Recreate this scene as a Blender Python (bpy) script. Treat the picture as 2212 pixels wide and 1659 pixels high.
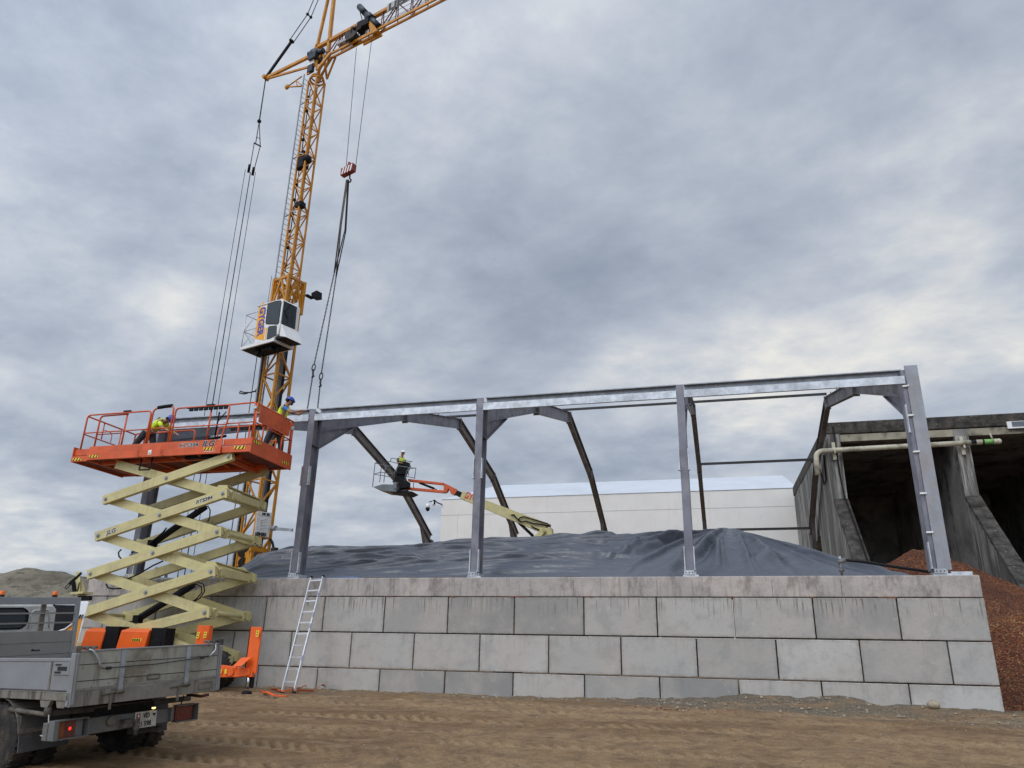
import bpy, math, random
import numpy as np
from mathutils import Vector, Matrix
random.seed(7); np.random.seed(7)
S=bpy.context.scene
for o in list(bpy.data.objects): bpy.data.objects.remove(o)
# ------------------------------------------------------------------ camera, sky, sun, exposure
FPX,CX,CY=1640.0,1106.0,829.5
def nrm(v): return v/np.linalg.norm(v)
ZC=nrm(np.array([104.,4535.,-1640.]))
XC=-np.array([-5200-CX,-(1264-CY),-FPX]); XC=nrm(XC-ZC*XC.dot(ZC)); YC=np.cross(ZC,XC)
CAM=np.array([0,0,1.6])
def ray(x,y):
    r=np.array([(x-CX)/FPX,-(y-CY)/FPX,-1.]); return np.array([r@XC,r@YC,r@ZC])
def aty(x,y,Y): r=ray(x,y); return Vector(CAM+r*(Y/r[1]))
def atz(x,y,z): r=ray(x,y); return Vector(CAM+r*((z-CAM[2])/r[2]))
def atx(x,y,X): r=ray(x,y); return Vector(CAM+r*(X/r[0]))
cd=bpy.data.cameras.new('camera'); cam=bpy.data.objects.new('camera',cd); S.collection.objects.link(cam)
cam.matrix_world=Matrix([[XC[0],XC[1],XC[2],0],[YC[0],YC[1],YC[2],0],[ZC[0],ZC[1],ZC[2],CAM[2]],[0,0,0,1]])
cd.sensor_width=36; cd.lens=FPX/2212*36; cd.clip_end=3000; cd.clip_start=.1
S.camera=cam
SUN_EL,SUN_AZ=math.radians(48),math.radians(200)      # azimuth clockwise from +Y: behind the camera
w=bpy.data.worlds.new('World'); S.world=w; w.use_nodes=True
nt=w.node_tree; nt.nodes.clear()
def N(t,**k):
    n=nt.nodes.new(t)
    for a,b in k.items(): setattr(n,a,b)
    return n
def sky():
    L=nt.links.new
    out=N('ShaderNodeOutputWorld'); bg=N('ShaderNodeBackground'); bg.inputs[1].default_value=1.0
    st=N('ShaderNodeTexSky',sky_type='NISHITA',sun_disc=False,sun_elevation=SUN_EL,sun_rotation=SUN_AZ)
    tc=N('ShaderNodeTexCoord'); sp=N('ShaderNodeSeparateXYZ'); L(tc.outputs['Generated'],sp.inputs[0])
    def m(op,a,b=None,c=None,clamp=False):
        n=N('ShaderNodeMath',operation=op,use_clamp=clamp)
        for i,v in enumerate((a,b,c)):
            if v is None: continue
            if isinstance(v,(int,float)): n.inputs[i].default_value=v
            else: L(v,n.inputs[i])
        return n.outputs[0]
    z=m('ADD',m('MAXIMUM',sp.outputs[2],0.0),.20)
    cx=N('ShaderNodeCombineXYZ'); L(m('DIVIDE',sp.outputs[0],z),cx.inputs[0]); L(m('DIVIDE',sp.outputs[1],z),cx.inputs[1]); cx.inputs[2].default_value=4.7
    def noise(sc,det,ro,dist,off=0,ln=1.0):
        mp=N('ShaderNodeMapping'); L(cx.outputs[0],mp.inputs[0]); mp.inputs['Location'].default_value=(off,off*.7,off*.3); mp.inputs['Scale'].default_value=(1,ln,1)
        mp.inputs['Rotation'].default_value=(0,0,.5)
        n=N('ShaderNodeTexNoise'); n.inputs['Scale'].default_value=sc; n.inputs['Detail'].default_value=det; n.inputs['Roughness'].default_value=ro; n.inputs['Distortion'].default_value=dist
        L(mp.outputs[0],n.inputs['Vector']); return n.outputs['Fac']
    a=noise(.75,3,.5,.3,3.1,.8); b=noise(2.5,9,.58,.12,7.7,1.15); c=noise(7.0,8,.60,.1,1.3,1.1)
    v=m('ADD',m('ADD',m('MULTIPLY',a,1.35),m('MULTIPLY',b,1.12)),m('MULTIPLY',c,.40))
    v=m('ADD',v,-1.435+.51)
    # cloud masses where the photograph has them (directions on the dome)
    feats=[((385,655),2.4,.10),((330,640),4,.04),((1400,800),3.4,.24),((1640,815),4.2,.26),((1280,830),3.5,.12),((1880,800),4,.15),((1560,960),5,.16),((120,1090),4.5,.20),((760,1060),5,.22),((180,1180),4,.14),((350,40),9,.16),
           ((60,200),7,.06),((1500,330),9,-.10),((1750,560),9,-.15),((1350,640),8,-.12),((1000,560),6,-.07),((1250,700),7,-.12),((2150,150),9,-.06),((150,850),6,-.06),((1450,600),4,-.08),
           ((2000,430),5,.12),((1900,520),5,.08),((700,300),5,.08),((900,620),5,.05),((2100,700),6,-.04),((1430,590),2.4,.14),((600,1090),6,-.05),((700,150),8,.08),((300,1120),6,-.12),((850,1000),5,-.05),((1100,130),8,.05)]
    for (px,py),deg,amp in feats:
        d=nrm(ray(px,py)); vm=N('ShaderNodeVectorMath',operation='DOT_PRODUCT'); L(tc.outputs['Generated'],vm.inputs[0]); vm.inputs[1].default_value=tuple(d)
        # exp(-(angle/s)^2) ~ exp((cos-1)*2/s^2)
        s=math.radians(deg); e=m('EXPONENT',m('MULTIPLY',m('SUBTRACT',vm.outputs['Value'],1.0),2/s**2)); 
        v=m('ADD',v,m('MULTIPLY',m('MULTIPLY',e,amp),m('ADD',m('MULTIPLY',b,1.6),.2)))
    cr=N('ShaderNodeValToRGB'); L(v,cr.inputs[0]); e=cr.color_ramp.elements
    e[0].position=.12; e[0].color=(.265,.31,.395,1); e[1].position=.95; e[1].color=(.86,.845,.80,1)
    for p,cc in ((.32,(.345,.392,.478,1)),(.50,(.44,.49,.575,1)),(.66,(.555,.595,.66,1)),(.8,(.69,.71,.73,1))):
        x=e.new(p); x.color=cc
    mx=N('ShaderNodeMix',data_type='RGBA'); mx.inputs[0].default_value=.93
    sc=N('ShaderNodeVectorMath',operation='SCALE'); L(st.outputs[0],sc.inputs[0]); sc.inputs['Scale'].default_value=.10
    L(sc.outputs[0],mx.inputs[6]); L(cr.outputs[0],mx.inputs[7])
    # the clouds overhead and towards the veiled sun are brighter
    sd=(math.sin(SUN_AZ)*math.cos(SUN_EL),math.cos(SUN_AZ)*math.cos(SUN_EL),math.sin(SUN_EL))
    vm=N('ShaderNodeVectorMath',operation='DOT_PRODUCT'); L(tc.outputs['Generated'],vm.inputs[0]); vm.inputs[1].default_value=sd
    k=m('ADD',m('MULTIPLY',m('POWER',m('MAXIMUM',m('ADD',m('MULTIPLY',vm.outputs['Value'],.5),.5),0.0),5.0),2.6),.98)
    s2=N('ShaderNodeVectorMath',operation='SCALE'); L(mx.outputs[2],s2.inputs[0]); L(k,s2.inputs['Scale'])
    L(s2.outputs[0],bg.inputs[0]); L(bg.outputs[0],out.inputs[0])
sky()
w.cycles.sampling_method='MANUAL'; w.cycles.sample_map_resolution=512
sl=bpy.data.lights.new('sun','SUN'); sl.energy=1.1; sl.angle=math.radians(22); sl.color=(1,.965,.92)
so=bpy.data.objects.new('sun',sl); S.collection.objects.link(so)
so.rotation_euler=(Vector((math.sin(SUN_AZ)*math.cos(SUN_EL),math.cos(SUN_AZ)*math.cos(SUN_EL),math.sin(SUN_EL)))).to_track_quat('Z','Y').to_euler()
S.view_settings.view_transform='Standard'; S.view_settings.look='None'; S.view_settings.gamma=1; S.view_settings.exposure=0.0
# ------------------------------------------------------------------ materials
MC={}
def mat(name,col,rough=.6,metal=0,var=.12,vs=3.0,bump=0,bs=25,dirt=None,streak=None,rnd=0,spec=.4,col2=None,c2s=1.0,emit=None,fine=0,edge=None,alpha=None):
    if name in MC: return MC[name]
    m=bpy.data.materials.new(name); m.use_nodes=True; t=m.node_tree; t.nodes.clear(); L=t.links.new
    def n(ty,**k):
        q=t.nodes.new(ty)
        for a,b in k.items(): setattr(q,a,b)
        return q
    out=n('ShaderNodeOutputMaterial'); b=n('ShaderNodeBsdfPrincipled'); L(b.outputs[0],out.inputs[0])
    tc=n('ShaderNodeTexCoord'); src=tc.outputs['Object']
    oi=n('ShaderNodeObjectInfo')
    ad=n('ShaderNodeVectorMath',operation='ADD'); L(src,ad.inputs[0]); mm=n('ShaderNodeMath',operation='MULTIPLY'); L(oi.outputs['Random'],mm.inputs[0]); mm.inputs[1].default_value=37.; L(mm.outputs[0],ad.inputs[1]); src2=ad.outputs[0]
    def noise(sc,det=5,ro=.6,vec=None,scl=None):
        q=n('ShaderNodeTexNoise'); q.inputs['Scale'].default_value=sc; q.inputs['Detail'].default_value=det; q.inputs['Roughness'].default_value=ro
        v=vec or src2
        if scl:
            mp=n('ShaderNodeMapping'); mp.inputs['Scale'].default_value=scl; L(v,mp.inputs[0]); v=mp.outputs[0]
        L(v,q.inputs['Vector']); return q.outputs['Fac']
    def mapr(v,a,bb,c=0,d=1):
        q=n('ShaderNodeMapRange',interpolation_type='SMOOTHSTEP'); L(v,q.inputs[0])
        for i,x in enumerate((a,bb,c,d)): q.inputs[i+1].default_value=x
        return q.outputs[0]
    def mix(f,a,bb):
        q=n('ShaderNodeMix',data_type='RGBA')
        for i,x in ((0,f),(6,a),(7,bb)):
            if isinstance(x,(int,float)): q.inputs[i].default_value=x
            elif isinstance(x,tuple): q.inputs[i].default_value=(*x[:3],1)
            else: L(x,q.inputs[i])
        return q.outputs[2]
    def mul(a,bb):
        q=n('ShaderNodeMath',operation='MULTIPLY')
        for i,x in enumerate((a,bb)):
            if isinstance(x,(int,float)): q.inputs[i].default_value=x
            else: L(x,q.inputs[i])
        return q.outputs[0]
    c=tuple(col)
    nz=noise(vs,6,.62)
    lo=tuple(x*(1-var) for x in c); hi=tuple(min(1,x*(1+var)) for x in c)
    color=mix(mapr(nz,.3,.7),lo,hi)
    if col2: color=mix(mapr(noise(c2s,6,.6),.45,.62),color,col2)
    if fine: color=mix(mapr(noise(120,2,.5),.35,.65,0,fine),color,tuple(x*.45 for x in c))
    if rnd:
        hs=n('ShaderNodeHueSaturation'); L(color,hs.inputs['Color']); mr=n('ShaderNodeMapRange'); L(oi.outputs['Random'],mr.inputs[0]); mr.inputs[3].default_value=1-rnd; mr.inputs[4].default_value=1+rnd; L(mr.outputs[0],hs.inputs['Value'])
        m2=n('ShaderNodeMath',operation='FRACT'); m3=mul(oi.outputs['Random'],7.31); L(m3,m2.inputs[0]); mr2=n('ShaderNodeMapRange'); L(m2.outputs[0],mr2.inputs[0]); mr2.inputs[3].default_value=.4; mr2.inputs[4].default_value=1.5; L(mr2.outputs[0],hs.inputs['Saturation'])
        color=hs.outputs[0]
    if dirt:
        dc,da,ds=dirt; f=mapr(noise(ds,8,.68),.47,.66,0,da); color=mix(f,color,dc)
    if streak:   # (colour, amount, horizontal scale, vertical scale)
        scol,sa,sh,sv=streak; f=mapr(noise(1,4,.6,scl=(sh,sh,sv)),.50,.66,0,sa); g=mapr(noise(1.3,3,.6),.38,.6); color=mix(mul(f,g),color,scol)
    L(color,b.inputs['Base Color'])
    rr=mapr(noise(vs*2.3,4,.6),.3,.7,max(0.02,rough-.1),min(1,rough+.12)); L(rr,b.inputs['Roughness'])
    b.inputs['Metallic'].default_value=metal; b.inputs['Specular IOR Level'].default_value=spec
    if bump:
        bp=n('ShaderNodeBump'); bp.inputs['Strength'].default_value=min(1,bump); bp.inputs['Distance'].default_value=.02*max(1,bump); L(noise(bs,8,.65),bp.inputs['Height']); L(bp.outputs[0],b.inputs['Normal'])
    if emit: b.inputs['Emission Color'].default_value=(*emit[0],1); b.inputs['Emission Strength'].default_value=emit[1]
    if alpha is not None: b.inputs['Alpha'].default_value=alpha
    MC[name]=m; m['bsdf']=b.name; return m
STEEL=mat('primed_steel',(.17,.172,.205),.5,.25,.2,1.6,.15,60,dirt=((.27,.26,.26),.5,2.2),streak=((.13,.12,.12),.35,9,.8))
STEELD=mat('brown_primed_steel',(.13,.12,.12),.55,.2,.25,1.2,.15,60,dirt=((.22,.21,.21),.6,1.5))
GALV=mat('galvanised_steel',(.50,.53,.56),.42,.45,.22,5,.1,80,dirt=((.30,.32,.34),.7,1.1))
GALVD=mat('dull_galvanised_steel',(.30,.32,.345),.5,.35,.2,4,.1,80)
BOLT=mat('dark_bolt',(.03,.03,.03),.5,.4)
ORANGE=mat('orange_paint',(.60,.098,.022),.42,0,.10,2,.06,30,dirt=((.32,.055,.02),.35,3.2),streak=((.20,.05,.025),.25,14,1.2))
ORANGEB=mat('bright_orange_paint',(.80,.125,.015),.4,0,.07,2,dirt=((.5,.09,.02),.25,3))
CREAM=mat('cream_paint',(.53,.47,.225),.42,0,.07,2,.04,30,dirt=((.36,.32,.18),.4,2.6),streak=((.28,.22,.12),.3,12,1.0))
BLACK=mat('black_plastic',(.008,.008,.010),.6,0,.2,spec=.18)
HOSE=mat('black_rubber_hose',(.007,.007,.007),.55,spec=.2)
RUBBER=mat('tyre_rubber',(.022,.02,.019),.85,0,.3,6,.5,30,dirt=((.10,.075,.05),.6,5))
CHROME=mat('chrome',(.6,.6,.6),.2,.9)
ALU=mat('aluminium',(.62,.64,.66),.35,.4,.1)
YELLOW=mat('crane_yellow_paint',(.50,.215,.012),.45,0,.13,1.5,.05,30,dirt=((.20,.09,.02),.5,2.5))
WHITE=mat('white_paint',(.74,.75,.74),.4,0,.05,2,dirt=((.50,.49,.46),.4,3),streak=((.4,.38,.34),.3,12,1))
GLASS=mat('dark_glass',(.025,.035,.04),.12,0,.1,spec=.35)
YTAG=mat('yellow_sticker',(.80,.58,.05),.5,0,.06)
WTAG=mat('white_sticker',(.75,.75,.72),.5,0,.06)
REDP=mat('red_paint',(.20,.028,.022),.5,0,.2)
BLUET=mat('blue_lettering',(.05,.06,.30),.5)
TXT=mat('black_lettering',(.012,.012,.012),.5)
# ------------------------------------------------------------------ mesh helpers
class MB:
    def __init__(s): s.v=[]; s.f=[]; s.sm=[]; s.mi=[]; s.m=0
    def add(s,vs,fs,smooth=False):
        b=len(s.v); s.v+= [tuple(x) for x in vs]
        for f in fs: s.f.append([b+i for i in f]); s.sm.append(smooth); s.mi.append(s.m)
        return s
    def hexa(s,p):   # p: 8 points bottom ring 0-3, top ring 4-7
        return s.add(p,[(0,3,2,1),(4,5,6,7),(0,1,5,4),(1,2,6,5),(2,3,7,6),(3,0,4,7)])
    def box(s,a,b):
        x0,x1=sorted((a[0],b[0])); y0,y1=sorted((a[1],b[1])); z0,z1=sorted((a[2],b[2]))
        return s.hexa([(x0,y0,z0),(x1,y0,z0),(x1,y1,z0),(x0,y1,z0),(x0,y0,z1),(x1,y0,z1),(x1,y1,z1),(x0,y1,z1)])
    def frame(s,p0,p1,up=(0,0,1)):
        p0=Vector(p0);p1=Vector(p1);d=(p1-p0).normalized(); u=Vector(up); 
        if abs(d.dot(u.normalized()))>.98: u=Vector((0,1,0))
        sd=d.cross(u).normalized(); u=sd.cross(d).normalized(); return p0,p1,d,sd,u
    def beam(s,p0,p1,w,h=None,up=(0,0,1),off=(0,0)):
        h=w if h is None else h
        p0,p1,d,sd,u=s.frame(p0,p1,up); p0=p0+sd*off[0]+u*off[1]; p1=p1+sd*off[0]+u*off[1]
        a=sd*w/2; b=u*h/2
        return s.hexa([p0-a-b,p0+a-b,p1+a-b,p1-a-b,p0-a+b,p0+a+b,p1+a+b,p1-a+b])
    def ibeam(s,p0,p1,B,H,up=(0,0,1),tf=.016,tw=.012):
        p0,p1,d,sd,u=s.frame(p0,p1,up)
        s.beam(p0,p1,B,tf,up,(0,H/2-tf/2)); s.beam(p0,p1,B,tf,up,(0,-H/2+tf/2)); s.beam(p0,p1,tw,H-2*tf,up); return s
    def tube(s,pts,r,n=8,r1=None):
        pts=[Vector(p) for p in pts]; rings=[]; prev=None
        for i,p in enumerate(pts):
            d=(pts[min(i+1,len(pts)-1)]-pts[max(i-1,0)]).normalized()
            if prev is None: u=Vector((0,0,1)) if abs(d.z)<.9 else Vector((1,0,0))
            else: u=prev
            sd=d.cross(u).normalized(); u=sd.cross(d).normalized(); prev=u
            rr=r if r1 is None else r+(r1-r)*i/(len(pts)-1)
            rings.append([p+sd*math.cos(2*math.pi*k/n)*rr+u*math.sin(2*math.pi*k/n)*rr for k in range(n)])
        b=len(s.v)
        for q in rings: s.v+=[tuple(x) for x in q]
        for i in range(len(pts)-1):
            for k in range(n):
                s.f.append([b+i*n+k,b+i*n+(k+1)%n,b+(i+1)*n+(k+1)%n,b+(i+1)*n+k]); s.sm.append(n>4); s.mi.append(s.m)
        for q in (0,len(pts)-1):
            fc=[b+q*n+k for k in range(n)]; s.f.append(fc[::-1] if q==0 else fc); s.sm.append(False); s.mi.append(s.m)
        return s
    def cyl(s,p0,p1,r,r1=None,n=16): return s.tube([p0,p1],r,n,r1)
    def rail(s,pts,r,n=8,rad=.08,seg=4):
        pts=[Vector(p) for p in pts]; out=[pts[0]]
        for i in range(1,len(pts)-1):
            a=(pts[i-1]-pts[i]); b=(pts[i+1]-pts[i]); q=min(rad,a.length*.45,b.length*.45); a=pts[i]+a.normalized()*q; b=pts[i]+b.normalized()*q
            for k in range(seg+1):
                t=k/seg; out.append(a*(1-t)**2+pts[i]*2*t*(1-t)+b*t*t)
        out.append(pts[-1]); return s.tube(out,r,n)
    def prism(s,poly,vec):
        poly=[Vector(p) for p in poly]; n=len(poly); v=Vector(vec)
        return s.add(poly+[p+v for p in poly],[tuple(range(n))[::-1],tuple(range(n,2*n))]+[(i,(i+1)%n,n+(i+1)%n,n+i) for i in range(n)])
    def sphere(s,c,r,nu=12,nv=8,z0=-1,z1=1):
        c=Vector(c); r=Vector(r) if hasattr(r,'__len__') else Vector((r,r,r)); vs=[];fs=[]
        for j in range(nv+1):
            a=math.asin(z0)+(math.asin(z1)-math.asin(z0))*j/nv
            for i in range(nu):
                t=2*math.pi*i/nu; vs.append(c+Vector((r.x*math.cos(t)*math.cos(a),r.y*math.sin(t)*math.cos(a),r.z*math.sin(a))))
        for j in range(nv):
            for i in range(nu): fs.append((j*nu+i,j*nu+(i+1)%nu,(j+1)*nu+(i+1)%nu,(j+1)*nu+i))
        fs.append(tuple(range(nu))[::-1]); fs.append(tuple(nv*nu+i for i in range(nu)))
        return s.add(vs,fs,True)
    def lathe(s,c,axis,prof,n=24):   # prof: list of (along, radius)
        c=Vector(c); d=Vector(axis).normalized(); u=Vector((0,0,1)) if abs(d.z)<.9 else Vector((1,0,0)); a=d.cross(u).normalized(); b=a.cross(d); vs=[];fs=[]
        for (h,r) in prof:
            for k in range(n): t=2*math.pi*k/n; vs.append(c+d*h+a*math.cos(t)*r+b*math.sin(t)*r)
        for j in range(len(prof)-1):
            for k in range(n): fs.append((j*n+k,j*n+(k+1)%n,(j+1)*n+(k+1)%n,(j+1)*n+k))
        fs.append(tuple(range(n))[::-1]); fs.append(tuple((len(prof)-1)*n+k for k in range(n)))
        return s.add(vs,fs,True)
    def grid(s,V,nu,nv,smooth=True):
        fs=[(j*nu+i,j*nu+i+1,(j+1)*nu+i+1,(j+1)*nu+i) for j in range(nv-1) for i in range(nu-1)]
        return s.add(V,fs,smooth)
    def build(s,name,m,parent=None,local=False,bevel=0,world_origin=None):
        me=bpy.data.meshes.new(name)
        if parent is not None and not local: o=ORG[parent.name]; vs=[(x-o[0],y-o[1],z-o[2]) for x,y,z in s.v]; org=o
        elif parent is None and not local:
            xs=[p[0] for p in s.v]; ys=[p[1] for p in s.v]; zs=[p[2] for p in s.v]
            org=world_origin or ((min(xs)+max(xs))/2,(min(ys)+max(ys))/2,min(zs)); vs=[(x-org[0],y-org[1],z-org[2]) for x,y,z in s.v]
        else: vs=s.v; org=(0,0,0)
        me.from_pydata(vs,[],s.f); 
        ms=m if isinstance(m,(list,tuple)) else [m]
        for q in ms: me.materials.append(q)
        me.polygons.foreach_set('use_smooth',s.sm); me.polygons.foreach_set('material_index',[min(i,len(ms)-1) for i in s.mi]); me.update()
        ob=bpy.data.objects.new(name,me); S.collection.objects.link(ob)
        ORG[ob.name]=org
        if parent is not None:
            ob.parent=parent
        elif not local: ob.location=org
        if bevel:
            bm=ob.modifiers.new('bevel','BEVEL'); bm.width=bevel; bm.segments=2; bm.limit_method='ANGLE'; bm.angle_limit=math.radians(50)
        return ob
ORG={}
def tag(o,label=None,cat=None,group=None,kind=None):
    if label: o['label']=label
    if cat: o['category']=cat
    if group: o['group']=group
    if kind: o['kind']=kind
    return o
def empty(name,loc,label,cat,group=None,rot=None):
    o=bpy.data.objects.new(name,None); S.collection.objects.link(o); o.location=loc; o.empty_display_size=.3
    if rot is not None: o.rotation_euler=rot
    ORG[o.name]=tuple(loc); return tag(o,label,cat,group)
def copy_tree(o,loc=None,parent=None):
    c=o.copy(); S.collection.objects.link(c); c.parent=parent
    if loc is not None: c.location=loc
    ORG[c.name]=ORG.get(o.name,(0,0,0)) if loc is None else tuple(loc)
    for ch in [x for x in bpy.data.objects if x.parent==o]: copy_tree(ch,None,c)
    return c
def text(s,size,org,xd,yd,m,parent,name='lettering',depth=.004,align='LEFT',shear=0,sx=1.0,bold=0,local=False):
    cu=bpy.data.curves.new('t','FONT'); cu.body=s; cu.size=size; cu.extrude=depth/2; cu.align_x=align; cu.shear=shear; cu.offset=bold; cu.resolution_u=3
    t=bpy.data.objects.new('t',cu); S.collection.objects.link(t); dg=bpy.context.evaluated_depsgraph_get(); me=bpy.data.meshes.new_from_object(t.evaluated_get(dg)); bpy.data.objects.remove(t)
    xd=Vector(xd).normalized(); yd=Vector(yd); yd=(yd-xd*yd.dot(xd)).normalized(); zd=xd.cross(yd); org=Vector(org)
    if not local: org=org-Vector(ORG[parent.name])
    M=Matrix(((xd.x*sx,yd.x,zd.x,org.x),(xd.y*sx,yd.y,zd.y,org.y),(xd.z*sx,yd.z,zd.z,org.z),(0,0,0,1))); me.transform(M)
    me.materials.clear(); me.materials.append(m); ob=bpy.data.objects.new(name,me); S.collection.objects.link(ob); ob.parent=parent; return ob
def hazard(parent,org,xd,yd,L_,H_,n=3,local=False,flip=1,name='hazard_stripes'):
    org=Vector(org); xd=Vector(xd).normalized(); yd=Vector(yd).normalized(); zd=xd.cross(yd)
    q=MB(); q.prism([org,org+xd*L_,org+xd*L_+yd*H_,org+yd*H_],zd*.004); q.m=1; st=L_/n
    for i in range(n):
        a=i*st+st*.12; sh=st*.4*flip
        q.prism([org+xd*(a+max(0,-sh))+zd*.004,org+xd*(a+st*.38+max(0,-sh))+zd*.004,org+xd*(a+st*.38+max(0,sh))+yd*H_+zd*.004,org+xd*(a+max(0,sh))+yd*H_+zd*.004],zd*.002)
    return q.build(name,[YTAG,BLACK],parent,local)
def vnoise(x,y,seed=0):
    xi=np.floor(x).astype(np.int64); yi=np.floor(y).astype(np.int64); xf=x-xi; yf=y-yi
    def h(a,b):
        n=(a*374761393+b*668265263+seed*1442695041)&0x7fffffff; n=((n^(n>>13))*1274126177)&0x7fffffff; n=n^(n>>16); return (n&0xffff)/65535.
    u=xf*xf*(3-2*xf); v=yf*yf*(3-2*yf)
    return (h(xi,yi)*(1-u)+h(xi+1,yi)*u)*(1-v)+(h(xi,yi+1)*(1-u)+h(xi+1,yi+1)*u)*v-.5
def fbm(x,y,o=5,seed=0,g=.5):
    r=0;a=1
    for i in range(o): r=r+a*vnoise(x,y,seed+i*17); x=x*2.03+3.1; y=y*2.03+1.7; a*=g
    return r
def gridmesh(name,X,Y,Z,m,parent=None,attr=None):
    nv,nu=X.shape; me=bpy.data.meshes.new(name); ox,oy,oz=float(X.mean()),float(Y.mean()),float(Z.min())
    co=np.stack([X-ox,Y-oy,Z-oz],-1).reshape(-1,3).astype(np.float32)
    i=np.arange(nu-1)[None,:]+np.arange(nv-1)[:,None]*nu; F=np.stack([i,i+1,i+nu+1,i+nu],-1).reshape(-1,4)
    me.vertices.add(len(co)); me.vertices.foreach_set('co',co.ravel()); me.loops.add(F.size); me.loops.foreach_set('vertex_index',F.ravel().astype(np.int32))
    me.polygons.add(len(F)); me.polygons.foreach_set('loop_start',(np.arange(len(F))*4).astype(np.int32)); me.polygons.foreach_set('use_smooth',np.ones(len(F),dtype=bool)); me.update(calc_edges=True)
    if attr is not None:
        for k,a in attr.items(): at=me.attributes.new(k,'FLOAT','POINT'); at.data.foreach_set('value',a.ravel().astype(np.float32))
    me.materials.append(m); ob=bpy.data.objects.new(name,me); S.collection.objects.link(ob); ob.location=(ox,oy,oz); ORG[ob.name]=(ox,oy,oz); return ob
# ------------------------------------------------------------------ ground
def gz(y): return np.interp(y,[-60,0,8,16.3,19.2,60,400],[-.4,-.1,.12,.68,.72,.8,.8])
def node_mat(name,fn):
    m=bpy.data.materials.new(name); m.use_nodes=True; t=m.node_tree; t.nodes.clear()
    class G: pass
    g=G(); g.t=t; g.L=t.links.new
    def n(ty,**k):
        q=t.nodes.new(ty)
        for a,b in k.items(): setattr(q,a,b)
        return q
    g.n=n
    out=n('ShaderNodeOutputMaterial'); b=n('ShaderNodeBsdfPrincipled'); g.L(b.outputs[0],out.inputs[0]); g.b=b
    g.tc=n('ShaderNodeTexCoord')
    def val(q,i,x):
        if isinstance(x,(int,float)): q.inputs[i].default_value=x
        elif isinstance(x,tuple): q.inputs[i].default_value=(*x[:3],1)
        else: g.L(x,q.inputs[i])
    def noise(sc,det=5,ro=.6,scl=None,vec=None,dist=0):
        q=n('ShaderNodeTexNoise'); q.inputs['Scale'].default_value=sc; q.inputs['Detail'].default_value=det; q.inputs['Roughness'].default_value=ro; q.inputs['Distortion'].default_value=dist
        v=vec or g.tc.outputs['Object']
        if scl: mp=n('ShaderNodeMapping'); mp.inputs['Scale'].default_value=scl; g.L(v,mp.inputs[0]); v=mp.outputs[0]
        g.L(v,q.inputs['Vector']); return q.outputs['Fac']
    g.noise=noise
    def mapr(v,a,bb,c=0,d=1):
        q=n('ShaderNodeMapRange',interpolation_type='SMOOTHSTEP'); g.L(v,q.inputs[0])
        for i,x in enumerate((a,bb,c,d)): q.inputs[i+1].default_value=x
        return q.outputs[0]
    g.mapr=mapr
    def mix(f,a,bb):
        q=n('ShaderNodeMix',data_type='RGBA'); val(q,0,f); val(q,6,a); val(q,7,bb); return q.outputs[2]
    g.mix=mix
    def math_(op,a,bb=None):
        q=n('ShaderNodeMath',operation=op); val(q,0,a)
        if bb is not None: val(q,1,bb)
        return q.outputs[0]
    g.math=math_
    def attr(k): q=n('ShaderNodeAttribute',attribute_name=k); return q.outputs['Fac']
    g.attr=attr
    def bump(h,st,dist,prev=None):
        q=n('ShaderNodeBump'); q.inputs['Strength'].default_value=st; q.inputs['Distance'].default_value=dist; g.L(h,q.inputs['Height'])
        if prev: g.L(prev,q.inputs['Normal'])
        return q.outputs[0]
    g.bump=bump
    fn(g); return m
def f_ground(g):
    a=g.noise(.35,6,.6,scl=(.5,1.3,1)); b=g.noise(3.4,10,.76,scl=(.9,1.1,1)); c=g.noise(26,8,.75)
    col=g.mix(g.mapr(a,.36,.64),(.37,.225,.112),(.58,.385,.21)); col=g.mix(g.mapr(b,.35,.68,0,.85),col,(.20,.128,.078))
    col=g.mix(g.mapr(g.noise(3.1,5,.6,scl=(.55,1.3,1)),.52,.66,0,.6),col,(.52,.36,.21))
    gr=g.mix(g.mapr(c,.38,.62),(.125,.10,.07),(.36,.315,.245))
    col=g.mix(g.attr('gravel'),col,gr)
    col=g.mix(g.mapr(g.attr('track'),-.2,1.,0,.55),col,(.64,.46,.27))
    red=g.math('MULTIPLY',g.attr('chips'),g.mapr(g.noise(9,5,.7),.5,.6)); col=g.mix(red,col,(.24,.06,.03))
    vo=g.n('ShaderNodeTexVoronoi'); vo.inputs['Scale'].default_value=34; g.L(g.tc.outputs['Object'],vo.inputs['Vector'])
    col=g.mix(g.mapr(vo.outputs['Distance'],.10,.16,.55,0),col,(.45,.40,.33))
    col=g.mix(g.mapr(c,.52,.70,0,.6),col,(.12,.075,.045)); d_=g.noise(85,4,.7); col=g.mix(g.mapr(d_,.35,.5,.45,0),col,(.12,.08,.05)); col=g.mix(g.mapr(d_,.56,.68,0,.5),col,(.60,.50,.38))
    g.L(col,g.b.inputs['Base Color']); g.b.inputs['Roughness'].default_value=.95; g.b.inputs['Specular IOR Level'].default_value=.15
    g.L(g.bump(g.noise(70,4,.7),.6,.02,g.bump(c,1.,.08,g.bump(b,.8,.20))),g.b.inputs['Normal'])
GROUND=node_mat('dirt_and_gravel',f_ground)
def axis(a,b,st,far):
    lo=-np.geomspace(.08,far,26)[::-1]; hi=np.geomspace(.08,far,26); return np.concatenate([a+lo,np.arange(a,b,st),b+hi])
xs=axis(-17,7.5,.04,900); ys=axis(8.6,19.25,.035,900)
GX,GY=np.meshgrid(xs,ys); Z=gz(GY).astype(float)
near=np.clip((20-np.abs(GY-10))/10,0,1)*np.clip((40-np.abs(GX))/10,0,1)
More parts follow.
